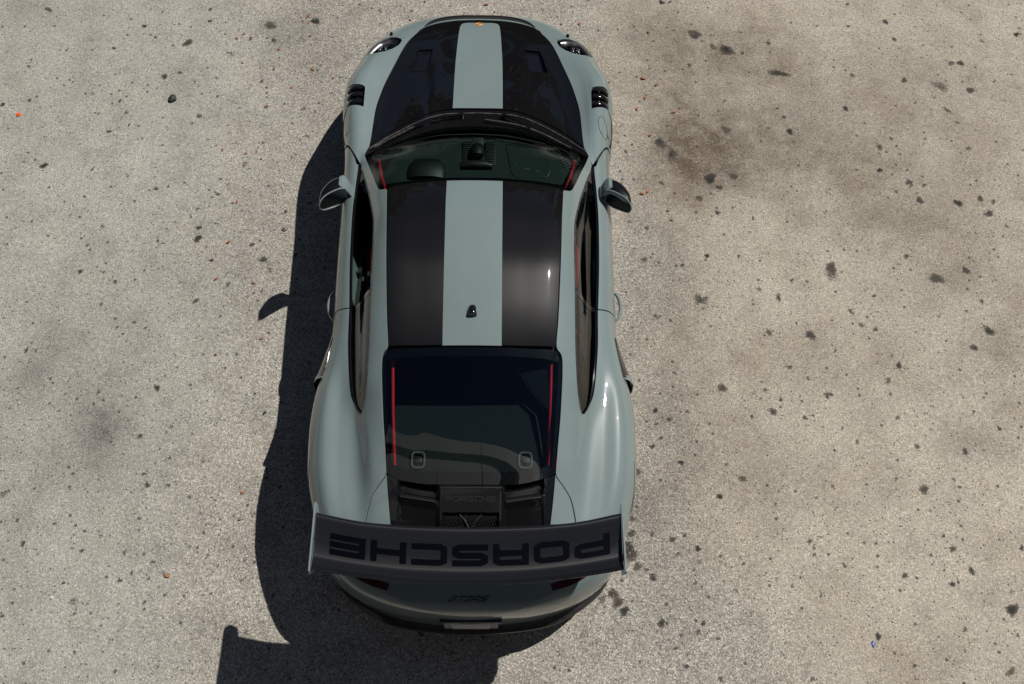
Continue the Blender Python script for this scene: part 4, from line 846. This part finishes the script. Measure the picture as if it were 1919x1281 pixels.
# --- rear quarter windows and pillars
for sg in (1,-1):
    yg=np.linspace(-.490,-1.150,60); a=uq(interp(WINB,yg)-.001,yg); b_=uq(interp(WINT,yg)+.001,yg); f=np.linspace(0,1,12)
    qw=panel('quarter_window',P(b_[:,None]*(1-f)+a[:,None]*f,np.repeat(yg[:,None],12,1)),M['glass_quarter'],CAR,0,-.004,sgn=sg)
    yb3=np.linspace(-.485,-1.148,70); xb=interp(WINB,yb3); k=np.clip((yb3+1.158)/.12,0.6,1)
    pr_=np.stack([np.stack([xb+dx*k,yb3,zq(xb+dx*k,yb3)+dz*k],-1) for dx,dz in ((-.006,-.004),(-.004,.003),(.003,.006),(.0055,.0025),(.007,.0055),(.011,.0045),(.012,-.004))],1)
    panel('window_trim',pr_,M['gloss'],qw,0,0,sgn=sg,sharp=30)
    yt=np.linspace(-.485,-1.150,50); xt=interp(WINT,yt)+.001
    tube('window_channel',[(x,y,z) for x,y,z in zip(xt,yt,zq(xt,yt)-.003)],.0045,M['rubber'],qw,6,sg)
    yv=np.linspace(-.470,-.500,4); a=uq(interp(WINB,yv)-.001,yv); b_=uq(interp(WINT,yv)+.001,yv)
    panel('pillar_trim',P(b_[:,None]*(1-f)+a[:,None]*f,np.repeat(yv[:,None],12,1)),M['gloss'],CAR,.004,-.002,sgn=sg)
    # side air intake
    yi=np.linspace(-.615,-.862,26); w_=np.clip((-.60-yi)/.24,0,1)
    uc=uz(np.full(26,.735),yi)
    G=np.stack([P(uc+du,yi)+np.stack([0.006+ox*w_**1.3,np.zeros(26),np.zeros(26)],-1) for du,ox in ((-.55,.0),(-.25,.016),(.1,.026),(.6,.024),(1.2,.006))],1)
    panel('side_intake',G,M['gloss'],CAR,.006,0,sgn=sg,sharp=50)
    yk=np.linspace(-.842,-.872,5); uc=uz(np.full(5,.735),yk)
    G=np.stack([P(uc+du,yk)+np.stack([np.full(5,.006+ox),np.zeros(5),np.zeros(5)],-1) for du,ox in ((-.5,.0),(-.25,.018),(.1,.029),(.6,.026),(1.2,.006))],1)
    panel('intake_frame',G,M['paint'],CAR,.004,0,sgn=sg)

# --- engine lid: grey sides, carbon centre with scoops
ye=np.linspace(-1.504,-1.968,60); xa=interp([(-1.50,.4515),(-1.625,.439),(-1.749,.424),(-1.90,.405),(-1.98,.392)],ye); xb=interp(LID,ye)-.0065
f=np.linspace(0,1,14)
for sg in (1,-1):
    xx=xa[:,None]*(1-f)+np.maximum(xb,xa+.002)[:,None]*f
    panel('engine_lid_side',drape(np.stack([xx,np.repeat(ye[:,None],14,1)],-1)),M['paint'],CAR,.010,0,sgn=sg)
def sm(x,a,b):
    t_=np.clip((x-a)/(b-a),0,1); return t_*t_*(3-2*t_)
ny,nx=170,110
tt=np.linspace(0,1,ny); sx_=np.linspace(0,1,nx)
edge=lambda y: interp([(-1.50,.4475),(-1.625,.4345),(-1.749,.4195),(-1.90,.4),(-2.0,.385)],y)
front=interp([(0,-1.568),(.22,-1.565),(.362,-1.538),(.4475,-1.503)],sx_*.4475)
Yd=front[None,:]*(1-tt[:,None])+(-2.0)*tt[:,None]; Xd=sx_[None,:]*edge(Yd)
ch=sm(Xd,.166,.188)*(1-sm(Xd,.372,.392)+.0)             # scoop channel in x
lipy=-1.640+.030*((Xd-.19)/.19)
mouth=sm(-Yd,1.552-.07*(Xd/.4)**2,1.60-.06*(Xd/.4)**2)*(1-sm(-Yd,-lipy-.006,-lipy))
dz=-.050*ch*mouth+.010*ch*sm(-Yd,-lipy-.006,-lipy)*(1-sm(-Yd,-lipy,-lipy+.12))-.020*ch*sm(-Yd,-lipy+.01,-lipy+.05)
cb=1-sm(Xd,.160,.170); dz+=.006*cb*sm(-Yd,1.572,1.580)
dz-=.032*(1-sm(Xd,.140,.150))*sm(-Yd,1.700,1.706)*(1-sm(-Yd,1.86,1.87))
deck=panel('engine_lid_centre',np.stack([Xd,Yd,zq(Xd,Yd)+dz],-1),M['gloss'],CAR,.012,0,sym=True,sharp=30)
for sg in (1,-1):
    xs=np.linspace(.188,.372,20); ly=-1.640+.030*((xs-.19)/.19)
    G=np.stack([np.stack([xs,ly+dy,zq(xs,ly)+dz_],-1) for dy,dz_ in ((.010,.0005),(.006,.0085),(0,.0125),(-.012,.0125))],1); panel('scoop_lip',G,M['carbon_wing'],deck,.002,0,sgn=sg)
    tube('scoop_edge',[(x,y,float(zq(x,y))+.010) for x,y in crv([(.168,-1.582),(.178,-1.612),(.188,-1.638)],8)],.0025,M['gloss'],deck,6,sg)
    tube('scoop_edge',[(x,y,float(zq(x,y))+.006) for x,y in crv([(.430,-1.535),(.400,-1.585),(.374,-1.612)],8)],.003,M['gloss'],deck,6,sg)
tube('block_edge',[(x,-1.578,float(zq(x,-1.578))+.0065) for x in np.linspace(-.160,.160,30)],.0022,M['carbon_wing'],deck,6)
for k in range(22):
    x0=-.150+k*.0145
    pts=[(x0+.030*f_,-1.712-.06*f_) for f_ in np.linspace(0,1,4)]; pts=[q_ for q_ in pts if abs(q_[0])<.143]
    if len(pts)>1: tube('grille_bar',[(x,y,float(zq(x,y))-.018) for x,y in pts],.0020,M['carbon'],deck,5)
for x0 in (-.03,.03): tube('grille_strut',[(x0*1.9,-1.708,float(zq(x0*1.9,-1.708))-.010),(x0,-1.735,float(zq(x0,-1.735))-.010),(x0*.25,-1.775,float(zq(x0,-1.775))-.010)],.0035,M['black'],deck,6)
lettering('deck_letter','PORSCHE',.0325,.0060,.026,.0055,.0048,lambda a,b:(a,-1.634+b,float(zq(a,-1.634+b))+.0072),M['deckletter'],deck)

# --- rear bumper
inner=np.concatenate([crv([(0,-2.004),(.20,-2.000),(.392,-1.985)],40)[:-1],crv([(.392,-1.985),(.585,-1.978)],20)[:-1],crv([(.585,-1.978),(.66,-1.915),(.745,-1.82),(.83,-1.71),(.880,-1.646)],62)])
outer=outline(Y0+.0006,-1.632,len(inner)); outer[0,0]=0; inner[0,0]=0
# skip beyond the fender lower edge
s=np.linspace(0,1,34)[None,:,None]**.85
Gt=drape(inner[:,None]*(1-s)+outer[:,None]*s); ub=np.linspace(8,9.2,10); Gb=P(ub[None,:],outer[:,1][:,None]); Gb[0,:,0]=0; Gt[:,-1]=Gb[:,0]
rb=panel('rear_bumper',[Gt,Gb],M['paint'],CAR,.010,0,sym=True)
for sg in (1,-1):
    tl=strip('tail_light',[(.424,-2.040),(.50,-2.012),(.58,-1.982),(.66,-1.930),(.715,-1.868)],[(.437,-2.068),(.53,-2.038),(.62,-1.990),(.70,-1.915),(.738,-1.868)],M['taillens'],CAR,40,8,.004,.008,sgn=sg)
    strip('light_bar',[(.44,-2.050),(.52,-2.021),(.60,-1.982),(.68,-1.915)],[(.442,-2.056),(.523,-2.027),(.604,-1.988),(.686,-1.920)],M['lens'],tl,24,3,.006,.001,sgn=sg)
    tube('bumper_crease',[(x,y,float(zq(x,y))-.001) for x,y in crv([(.905,-1.36),(.905,-1.50),(.875,-1.64)],20)],.002,M['inner'],CAR,5,sg)
def badge_place(a,b):
    y=-2.113+b*.8; x=-.008+a+b*.9; return (x,y,float(zq(x,y))+.0035)
lettering('badge_letter','GT2RS',.034,.007,.032,.0050,.0052,badge_place,M['badge'],rb)
# diffuser
NB=80; o=outline(Y0+.0006,-1.632,NB); up_=P(np.full(NB,9.2),o[:,1]); up_[0,0]=0
nn=np.gradient(o,axis=0); nn=np.stack([-nn[:,1],nn[:,0]],1); nn/=np.linalg.norm(nn,axis=1)[:,None]; nn*=np.sign((nn*(o-np.array([0,-1.3]))).sum(1))[:,None]; nn[0]=(0,-1)
w=np.clip((.80-o[:,0])/.35,0,1)[:,None]
rows=[]
for k,z in ((-.012,.330),(.014,.322),(.038,.300),(.042,.285),(.028,.22),(-.01,.17),(-.25,.15)):
    q=o+nn*(k*w if k>0 else k); rows.append(np.stack([q[:,0],q[:,1],np.full(NB,z)],-1))
G=np.stack(rows,1); G[0,:,0]=0
df=panel('diffuser',G,M['black'],rb,0,0,sym=True,sharp=30)
for x in (-.30,-.15,.15,.30): box('diffuser_fin',(x,-2.12,.185),(.008,.18,.08),M['black'],rb)
for sg in (1,-1): tube('exhaust_tip',[(.075,-2.06,.235),(.075,-2.205,.235),(.075,-2.215,.235)],[.050,.052,.048],M['steel'],rb,20,sg)
# licence plate
pl=empty('licence_plate'); pl.parent=CAR
def tilt(x,z,dy=0): return (x,-2.190-(.505-z)*.03-dy*.42,z)
mesh('plate_frame',[tilt(-.149,.505),tilt(.149,.505),tilt(.149,.355),tilt(-.149,.355),tilt(-.149,.505,.012),tilt(.149,.505,.012),tilt(.149,.355,.012),tilt(-.149,.355,.012)],[(0,1,2,3),(7,6,5,4),(0,4,5,1),(1,5,6,2),(2,6,7,3),(3,7,4,0)],M['frame'],pl)
mesh('plate_face',[tilt(-.110,.470,.016),tilt(.110,.470,.016),tilt(.102,.375,.030),tilt(-.102,.375,.030),tilt(-.110,.470,.011),tilt(.110,.470,.011),tilt(.102,.375,.011),tilt(-.102,.375,.011)],[(0,1,2,3),(7,6,5,4),(0,4,5,1),(1,5,6,2),(2,6,7,3),(3,7,4,0)],M['plate'],pl)
for i,x in enumerate(np.linspace(-.055,.035,7)): box('plate_mark',tilt(float(x),.490,.013),(.0095,.004,.018),M['black'],pl)
box('plate_light_bracket',(0,-2.188,.52),(.34,.022,.018),M['gloss'],pl,bev=.003)

# --- rear wing
WLE=lambda x: interp([(-.80,-1.765),(-.755,-1.775),(-.494,-1.824),(-.25,-1.840),(0,-1.845),(.25,-1.840),(.494,-1.824),(.755,-1.775),(.80,-1.765)],x)
WTE=lambda x: interp([(-.80,-2.054),(-.75,-2.066),(-.478,-2.108),(-.25,-2.131),(0,-2.138),(.25,-2.131),(.478,-2.108),(.75,-2.066),(.80,-2.054)],x)
def wing_top(x,t):
    x=np.asarray(x,float); t=np.asarray(t,float); a,b_=WLE(x),WTE(x)
    dz=pchip([0,.025,.06,.2,.4,.6,.72,.85,.93,1.],[-.016,-.003,.002,-.003,-.012,-.0185,-.0200,-.013,-.001,.016],t)
    return np.stack([x,a+(b_-a)*t,1.204+dz+.012*(np.abs(x)/.75)**2],-1)
wg=empty('rear_wing'); wg.parent=CAR
xs=np.linspace(-.757,.757,90); ts=np.r_[np.linspace(0,.1,8),np.linspace(.12,1,40)]
T_=wing_top(np.repeat(xs[:,None],len(ts),1),np.repeat(ts[None,:],90,0)); th=.003+.024*np.sin(np.pi*np.clip(ts,0,1)**.6)*(ts<1)
B_=T_.copy(); B_[...,2]-=th[None,:]
loop=np.concatenate([T_,B_[:,::-1]],1); nl=loop.shape[1]
V=loop.reshape(-1,3); F=[(i*nl+k,i*nl+(k+1)%nl,(i+1)*nl+(k+1)%nl,(i+1)*nl+k) for i in range(89) for k in range(nl)]+[tuple(range(nl)),tuple(range(89*nl,90*nl))]
bl=mesh('wing_blade',V,F,M['carbon_wing'],wg,sharp=50)
def wing_place(a,b):
    x=.008-a; t_=.485+b/.29; q=wing_top(x,np.array(t_)); return (float(q[0]),float(q[1]),float(q[2])+.0012)
lettering('wing_letter','PORSCHE',.176,.0245,.104,.032,.029,wing_place,M['decal'],bl)
for sg in (1,-1):
    prof=[(-1.728,1.222),(-1.745,1.232),(-1.90,1.234),(-2.04,1.240),(-2.075,1.236),(-2.082,1.215),(-2.070,1.12),(-2.03,1.075),(-1.86,1.07),(-1.77,1.10),(-1.730,1.17)]
    k=len(prof); V=[(.7600,y,z) for y,z in prof]+[(.7685,y,z) for y,z in prof]
    F=[tuple(range(k)),tuple(range(k,2*k))[::-1]]+[(i,(i+1)%k,k+(i+1)%k,k+i) for i in range(k)]
    mesh('end_plate',V,F,M['paint'],wg,sgn=sg,sharp=60)
    for y_ in (-1.80,-1.91): 
        tube('end_plate_screw',[(.752,y_,1.222),(.757,y_,1.222)],.005,M['chrome'],wg,8,sg)
    V=[];F=[]; pr2=[(-1.78,.86),(-1.99,.82),(-2.02,1.160),(-1.90,1.160)]
    V=[(.405,y,z) for y,z in pr2]+[(.417,y,z) for y,z in pr2]
    mesh('wing_support',V,[(0,1,2,3),(7,6,5,4),(0,4,5,1),(1,5,6,2),(2,6,7,3),(3,7,4,0)],M['black'],wg,sgn=sg)

# --- side skirts
for sg in (1,-1):
    ys_=np.linspace(.862,-.815,60); xs_=P(np.full(60,9.7),ys_)[:,0]
    G=np.stack([np.stack([xs_+dx,ys_,np.full(60,z)],-1) for dx,z in ((-.03,.225),(.004,.212),(.012,.195),(.012,.165),(.0,.140),(-.12,.135))],1)
    panel('side_skirt',G,M['black'],CAR,0,0,sgn=sg)

# --- inner shell and floor
def shell(ya,yb,u0,u1,off=-.024):
    yv=np.linspace(ya,yb,60); uv=np.linspace(u0,u1,40); return P(uv[None,:],np.repeat(yv[:,None],40,1))+np.array([0,0,off])
def shell_cut(ya,yb,u1=6.6):
    g=shell(ya,yb,0,u1); return g
panel('front_bulkhead',[shell_cut(2.10,.86)],M['inner'],CAR,0,0,sym=True,holes=both(HL)+both(NACA)+both(LV)).location.z=-.03
panel('engine_bay_cover',[shell_cut(-1.53,-2.10)],M['inner'],CAR,0,-.055,sym=True)
box('floor_pan',(0,0,.17),(1.50,3.9,.03),M['inner'],CAR)
for sg in (1,-1): panel('door_inner',[shell(.84,-1.53,4.75,6.6)],M['inner'],CAR,0,0,sgn=sg)
def cover(ya,yb,z):
    return
yv=np.linspace(.220,-.925,50); uv=np.linspace(0,1,26)
hl_=P(uv[None,:]*uq(interp(XIN,yv)+.018,yv)[:,None],np.repeat(yv[:,None],26,1)); hl_[...,2]-=.028
fr_=(yv<-.84)
hl2=hl_[:49]; panel('headliner',[hl2],M['inner'],CAR,0,0,sym=True)
box('firewall',(0,.88,.50),(1.44,.03,.62),M['inner'],CAR); box('rear_bulkhead',(0,-1.55,.52),(1.40,.03,.66),M['inner'],CAR)
for sg in (1,-1):
    for y_,r_,h_ in ((FWY,.42,.347),(RWY,.44,.364)):
        V=[];F=[]; n_=20
        for i in range(n_+1):
            a=math.pi*i/n_; yy_=y_+.40*math.cos(a); zz_=h_+ (.375 if y_>0 else .39)*math.sin(a)
            V+=[(.60,yy_,zz_),(float(P(ulow(np.array([yy_])),np.array([yy_]))[0,0])-.012 if i not in(0,n_) else .86,yy_,zz_)]
        F=[(2*i,2*i+1,2*i+3,2*i+2) for i in range(n_)]; V+=[(.60,y_,h_)]; F+=[(2*i,2*i+2,2*n_+2) for i in range(n_)]
        mesh('wheel_arch_liner',V,F,M['inner'],CAR,sgn=sg)

# --- wheels
def lathe(name, prof, mat, parent, n=48):
    V=[];F=[]; m=len(prof)
    for i in range(n):
        a=2*math.pi*i/n
        for x,r in prof: V.append((x,r*math.cos(a),r*math.sin(a)))
    for i in range(n):
        for k in range(m-1): F.append((i*m+k,i*m+k+1,((i+1)%n)*m+k+1,((i+1)%n)*m+k))
    return mesh(name,V,F,mat,parent)
def wheel(sg,y,r,w,xo):
    wl=empty('wheel'); wl.parent=CAR; wl.location=(sg*(xo-w/2),y,r)
    R=.254 if r<.355 else .267
    lathe('tyre',[(-w/2+.02,R),(-w/2,R+.02),(-w/2,r-.03),(-w/2+.02,r-.004),(0,r),(w/2-.02,r-.004),(w/2,r-.03),(w/2,R+.02),(w/2-.02,R)],M['rubber'],wl)
    rm=lathe('rim',[(-w/2+.02,R),(-w/2+.04,R-.02),(w/2-.04,R-.025),(w/2-.012,R-.004),(w/2-.02,R)],M['rim'],wl)
    for k in range(10):
        a=2*math.pi*k/10; V=[]
        for rad,hw,xx in ((.045,.016,w/2-.055),(R*.55,.011,w/2-.045),(R-.012,.017,w/2-.022)):
            for dx in (0,-.02):
                for t_ in (-1,1): V.append((sg*(xx+dx),rad*math.cos(a)-t_*hw*math.sin(a),rad*math.sin(a)+t_*hw*math.cos(a)))
        F=[]
        for j in (0,1):
            b=j*4; F+=[(b,b+1,b+5,b+4),(b+2,b+6,b+7,b+3),(b,b+4,b+6,b+2),(b+1,b+3,b+7,b+5)]
        mesh('spoke',V,F,M['rim'],rm)
    V=[(sg*(w/2-.05),0,0)]+[(sg*(w/2-.055),.05*math.cos(a),.05*math.sin(a)) for a in np.linspace(0,2*math.pi,20,endpoint=False)]
    mesh('wheel_nut',V,[(0,1+i,1+(i+1)%20) for i in range(20)],M['steel'],rm)
    lathe('brake_disc',[(sg*.02,.10),(sg*.02,.20),(sg*-.012,.20),(sg*-.012,.10)],M['steel'],wl)
for sg in (1,-1): wheel(sg,FWY,.347,.265,.915); wheel(sg,RWY,.364,.325,.93)

# --- cabin
dash=empty('dashboard'); dash.parent=CAR
dx=np.linspace(-.66,.66,61); dy=np.r_[np.linspace(.84,.43,30),np.linspace(.42,.36,8)]
X_,Y_=np.meshgrid(dx,dy); top=.862+.028*np.clip((.84-Y_)/.3,0,1)-.05*np.clip((np.abs(X_)-.45)/.21,0,1)**2
top-=.30*np.clip((.435-Y_)/.075,0,1)**1.6
top=np.minimum(top,zq(X_,Y_)-.035)
G=np.stack([X_,Y_,top],-1); panel('dash_top',G,M['alcantara'],dash,0,0)
def dz_(x,y): return float(min(.862+.028*min(max((.84-y)/.3,0),1)-.05*max((abs(x)-.45)/.21,0)**2, float(zq(x,y))-.035))
def dbox(name,x,y,sx__,sy__,h,mat,rz=0.,bev=.003): return box(name,(x,y,dz_(x,y)+h/2-.004),(sx__,sy__,h),mat,dash,(0,0,rz),bev)
for x0 in (-.059,.087):
    dbox('centre_vent',x0,.655,.066,.20,.012,M['vent'])
    for k in range(12): box('vent_blade',(x0,.565+k*.0165,dz_(x0,.65)+.010),(.060,.005,.006),M['alcantara'],dash)
dbox('speaker_cover',.006,.775,.070,.085,.012,M['vent'])
pod=tube('clock_pod',[(.006,.72,dz_(.006,.72)-.01),(.006,.69,dz_(.006,.69)+.028),(.005,.65,dz_(.006,.65)+.042),(.004,.615,dz_(.006,.615)+.040)],[.030,.043,.045,.040],M['vent'],dash,16,1,.75)
V=[(.004,.612,dz_(0,.61)+.042)]+[(.004+.030*math.cos(a),.612-.004*math.sin(a),dz_(0,.61)+.042+.026*math.sin(a)) for a in np.linspace(0,2*math.pi,20,endpoint=False)]
mesh('clock_face',V,[(0,1+i,1+(i+1)%20) for i in range(20)],M['clock'],dash)
for sg in (1,-1):
    pts=crv([(.120,.781),(.30,.752),(.49,.695)],30); tube('defrost_vent',[(sg*x,y,dz_(x,y)+.002) for x,y in pts],.012,M['vent'],dash,8,1,.5)
    for x,y in pts[2::2]: box('vent_fin',(sg*x,y,dz_(x,y)+.008),(.003,.018,.004),M['alcantara'],dash)
    V=[(sg*.522,.655,dz_(.52,.65)+.004),(sg*.612,.612,dz_(.61,.61)+.006),(sg*.606,.490,dz_(.6,.49)+.006)]; V+=[(a,b_,c-.02) for a,b_,c in V]
    mesh('corner_vent',V,[(0,1,2),(5,4,3),(0,3,4,1),(1,4,5,2),(2,5,3,0)],M['vent'],dash)
    for k in range(6): box('vent_fin',(sg*(.545+.010*k),.625-.018*k,dz_(.57,.6)+.008),(.045,.004,.004),M['alcantara'],dash,(0,0,sg*.5))
air=crv([(.185,.748),(.438,.684),(.455,.60),(.462,.515),(.45,.485),(.428,.477),(.262,.475),(.230,.49),(.219,.524),(.185,.748)],60); tube('airbag_seam',[(x,y,dz_(x,y)+.001) for x,y in air],.003,M['vent'],dash,5)
# instrument binnacle and steering wheel (left-hand drive)
V=[];F=[]
for i,(y,w,h) in enumerate(((.62,.02,.0),(.605,.085,.020),(.56,.115,.036),(.50,.125,.042),(.455,.120,.036))):
    for k in range(13):
        a=math.pi*k/12; V.append((-.315+w*math.cos(a),y,dz_(-.315,y)+h*math.sin(a)))
mesh('instrument_hood',V,gfaces(5,13),M['vent'],dash)
st=empty('steering_wheel'); st.parent=CAR
a_=np.linspace(0,2*math.pi,41); tilt_=math.radians(25)
tube('wheel_rim',[(-.33+.18*math.cos(a),.30+.18*math.sin(a)*math.sin(tilt_),.72+.18*math.sin(a)*math.cos(tilt_)) for a in a_],.016,M['alcantara'],st,8,caps=False)
for a in (0,math.pi,-math.pi/2): tube('wheel_spoke',[(-.33,.29,.72),(-.33+.175*math.cos(a),.30+.175*math.sin(a)*math.sin(tilt_),.72+.175*math.sin(a)*math.cos(tilt_))],.014,M['vent'],st,8)
tube('wheel_hub',[(-.33,.34,.70),(-.33,.28,.722)],.055,M['vent'],st,16)
# bucket seats
for x0 in (-.35,.35):
    se=empty('seat'); se.parent=CAR
    V=[];rows=[]
    prof_=[(.16,.40,.22),(.10,.42,.25),(-.10,.38,.26),(-.24,.38,.25),(-.34,.50,.26),(-.44,.72,.27),(-.49,.90,.20),(-.52,1.02,.14),(-.53,1.06,.12)]
    for y,z,w in prof_:
        rows.append([(x0+w*s_,y+.06*abs(s_)**3,z+.10*abs(s_)**3) for s_ in np.linspace(-1,1,15)])
    mesh('seat_shell',np.array(rows).reshape(-1,3),gfaces(9,15),M['alcantara'],se)
    rows=[[(x0+.11*s_,y+.012,z+.014) for s_ in np.linspace(-1,1,7)] for y,z,w in prof_[1:8]]
    mesh('seat_centre',np.array(rows).reshape(-1,3),gfaces(7,7),M['redcloth'],se)
# red safety cage
cg=empty('safety_cage'); cg.parent=CAR
for sg in (1,-1):
    tube('cage_rear_stay',[(.440,-.62,1.130),(.438,-.80,1.105),(.436,-.905,1.080),(.428,-1.173,1.010),(.413,-1.455,.913)],.0088,M['red'],cg,10,sg)
    tube('cage_front_bar',[(.640,.66,.80),(.625,.62,.862),(.585,.42,.965),(.535,.24,1.050),(.490,.05,1.110),(.465,-.3,1.135),(.440,-.60,1.130)],.0075,M['red'],cg,10,sg)
    tube('cage_main_post',[(.440,-.60,1.130),(.53,-.60,1.02),(.62,-.60,.80),(.63,-.60,.30)],.018,M['red'],cg,10,sg)
tube('cage_cross_bar',[(-.440,-.60,1.130),(0,-.60,1.150),(.440,-.60,1.130)],.018,M['red'],cg,10)
for sg in (1,-1): tube('seat_belt',[(.60,-.30,.86),(.612,-.19,.90),(.618,-.08,.90),(.60,.0,.86)],.016,M['redcloth'],CAR,6,sg,.3)
# rear shelf with belt guides
panel('rear_shelf',np.stack([np.stack([np.linspace(-.44,.44,20),np.full(20,y),np.full(20,z)],-1) for y,z in ((-.72,.60),(-1.0,.76),(-1.12,.86),(-1.40,.885),(-1.54,.90))],0),M['shelf'],CAR,0,0)
for x0 in (-.29,.293):
    pts=[(x0+.034*math.copysign(abs(math.cos(a))**.5,math.cos(a)),-1.40+.044*math.copysign(abs(math.sin(a))**.5,math.sin(a)),.905) for a in np.linspace(0,2*math.pi,33)]
    tube('belt_guide',pts,.006,M['clock'],CAR,6,caps=False); box('belt_buckle',(x0+.002,-1.40,.905),(.040,.030,.010),M['vent'],CAR,bev=.003)
tube('interior_mirror',[(-.10,.44,1.05),(-.05,.445,1.055),(.05,.445,1.055),(.10,.44,1.05)],[.022,.03,.03,.022],M['vent'],CAR,10,1,1.0)

# ------------------------------------------------------------------ small things lying on the pavement
rng = random.Random(11)
def leaf_mesh(k):
    V=[];F=[]; L=.030*(.8+.12*k); w=.0058+.0012*(k%3)
    for i in range(7):
        t_=i/6; ww=w*math.sin(math.pi*min(1,t_*.93+.05))**.8; z=.003+.005*math.sin(math.pi*t_)*(1+.3*(k%2)); y=(t_-.5)*L; x=.0025*math.sin(3*t_+k)
        V+=[(x-ww,y,z+.0025),(x,y,z),(x+ww,y,z+.0025)]
    for i in range(6): F+=[(3*i,3*i+1,3*i+4,3*i+3),(3*i+1,3*i+2,3*i+5,3*i+4)]
    me=bpy.data.meshes.new('fallen_leaf'); me.from_pydata(V,[],F); me.materials.append(M['leaf'] if k%3 else M['leaf2'])
    me.polygons.foreach_set('use_smooth',[True]*len(F)); return me
LM=[leaf_mesh(k) for k in range(6)]
LEAFOBJ=[]
for i,(x,y) in enumerate(LEAVES):
    o=bpy.data.objects.new('fallen_leaf',LM[i%6]); COL.objects.link(o); o.location=(x,y,.001); o.rotation_euler=(rng.uniform(-.12,.12),rng.uniform(-.2,.2),rng.uniform(0,6.28)); s_=rng.uniform(.75,1.15); o.scale=(s_*1.1,s_,s_)
    o['category']='leaf'; o['group']='fallen leaves scattered on the pavement'; LEAFOBJ.append(o)
MARKS=[('the left headlight',-.70,1.75),('the right headlight',.70,1.75),('the left front wheel louvres',-.87,1.17),('the right front wheel louvres',.87,1.17),('the left door mirror',-.93,.3),('the right door mirror',.93,.3),
 ('the front edge of the bumper',0,2.25),('the jagged black stone',-2.37,1.81),('the orange scrap',-3.51,1.65),('the shadow of the left mirror',-1.42,0.),('the left rear haunch',-1.3,-1.0),('the right door handle',.9,-.36),('the rear wing shadow corner',-1.75,-1.9),('the round fuel cap',.83,.9)]
ORD=['closest','second closest','third closest','fourth closest','fifth closest','sixth closest','seventh closest','eighth closest','ninth closest','tenth closest','eleventh closest','twelfth closest','thirteenth closest','fourteenth closest','fifteenth closest','sixteenth closest']
near={}
for o in LEAFOBJ:
    d,n_=min((math.hypot(o.location.x-x,o.location.y-y),n) for n,x,y in MARKS); near.setdefault(n_,[]).append((d,o))
for n_,l in near.items():
    for k,(d,o) in enumerate(sorted(l,key=lambda q:q[0])): o['label']='small dry orange-brown leaf on the pavement, '+ORD[min(k,15)]+' to '+n_
def chunk(name,loc,r,mat,label,cat,squash=.6,seed=3):
    bm=bmesh.new(); bmesh.ops.create_icosphere(bm,subdivisions=2,radius=1.); q=random.Random(seed)
    for v in bm.verts:
        k=q.uniform(.78,1.18); v.co=Vector((v.co.x*r[0]*k,v.co.y*r[1]*k,max(v.co.z*k,-.5)*r[2]))
    zmin=min(v.co.z for v in bm.verts)
    for v in bm.verts: v.co.z-=zmin
    o=add(name,finish(bm,name,25),mat); o.location=loc; o['label']=label; o['category']=cat; return o
chunk('black_stone',(-2.369,1.809,0),(.030,.036,.020),M['stone'],'jagged black stone lying alone on the pale left pavement','stone')
chunk('orange_scrap',(-3.511,1.646,0),(.018,.017,.008),M['orange'],'bright orange scrap on the pavement near the left edge','litter',seed=5)
chunk('blue_scrap',(2.382,-2.234,0),(.010,.020,.004),M['blue'],'tiny blue plastic scrap on the lower right pavement','litter',seed=8)
chunk('white_pebble',(-2.522,-1.964,0),(.013,.010,.008),M['plate'],'small white pebble on the lower left pavement','stone',seed=9)
# loose grit
def grit(n):
    q=np.random.default_rng(4); V=[];F=[]
    x=q.normal(0,1.0,n)*1.35+.0; y=q.uniform(-2.8,3.2,n); keep=(np.abs(x)<2.2); x,y=x[keep],y[keep]; n=len(x)
    r=q.uniform(.0018,.0048,n); base=np.array([(1,0,.25),(0,1,.25),(-1,0,.25),(0,-1,.25),(0,0,.95)])
    a=q.uniform(0,6.28,n); J=q.uniform(.7,1.3,(n,5,3)); B=base[None]*J; c,s_=np.cos(a)[:,None],np.sin(a)[:,None]
    X=(B[...,0]*c-B[...,1]*s_)*r[:,None]+x[:,None]; Y=(B[...,0]*s_+B[...,1]*c)*r[:,None]+y[:,None]; Z=B[...,2]*r[:,None]
    V=np.stack([X,Y,Z],-1).reshape(-1,3); f=np.array([(0,1,4),(1,2,4),(2,3,4),(3,0,4)]); F=(np.arange(n)[:,None,None]*5+f[None]).reshape(-1,3)
    me=bpy.data.meshes.new('loose_grit'); me.from_pydata(V.tolist(),[],F.tolist())
    m_,t,b=new_mat('pale_grit'); v=node(t,'ShaderNodeTexVoronoi'); v.inputs['Scale'].default_value=60.; t.links.new(objco(t),v.inputs['Vector']); s=node(t,'ShaderNodeSeparateColor'); t.links.new(v.outputs['Color'],s.inputs[0])
    t.links.new(ramp(t,s.outputs[0],[(0.,(.22,.20,.17)),(.6,(.40,.37,.32)),(1.,(.62,.58,.51))]),b.inputs['Base Color']); setp(b,Roughness=.85)
    o=add('loose_grit',me,m_); o['kind']='stuff'; o['label']='fine pale grit scattered over the coarse pavement'; o['category']='grit'
grit(26000)
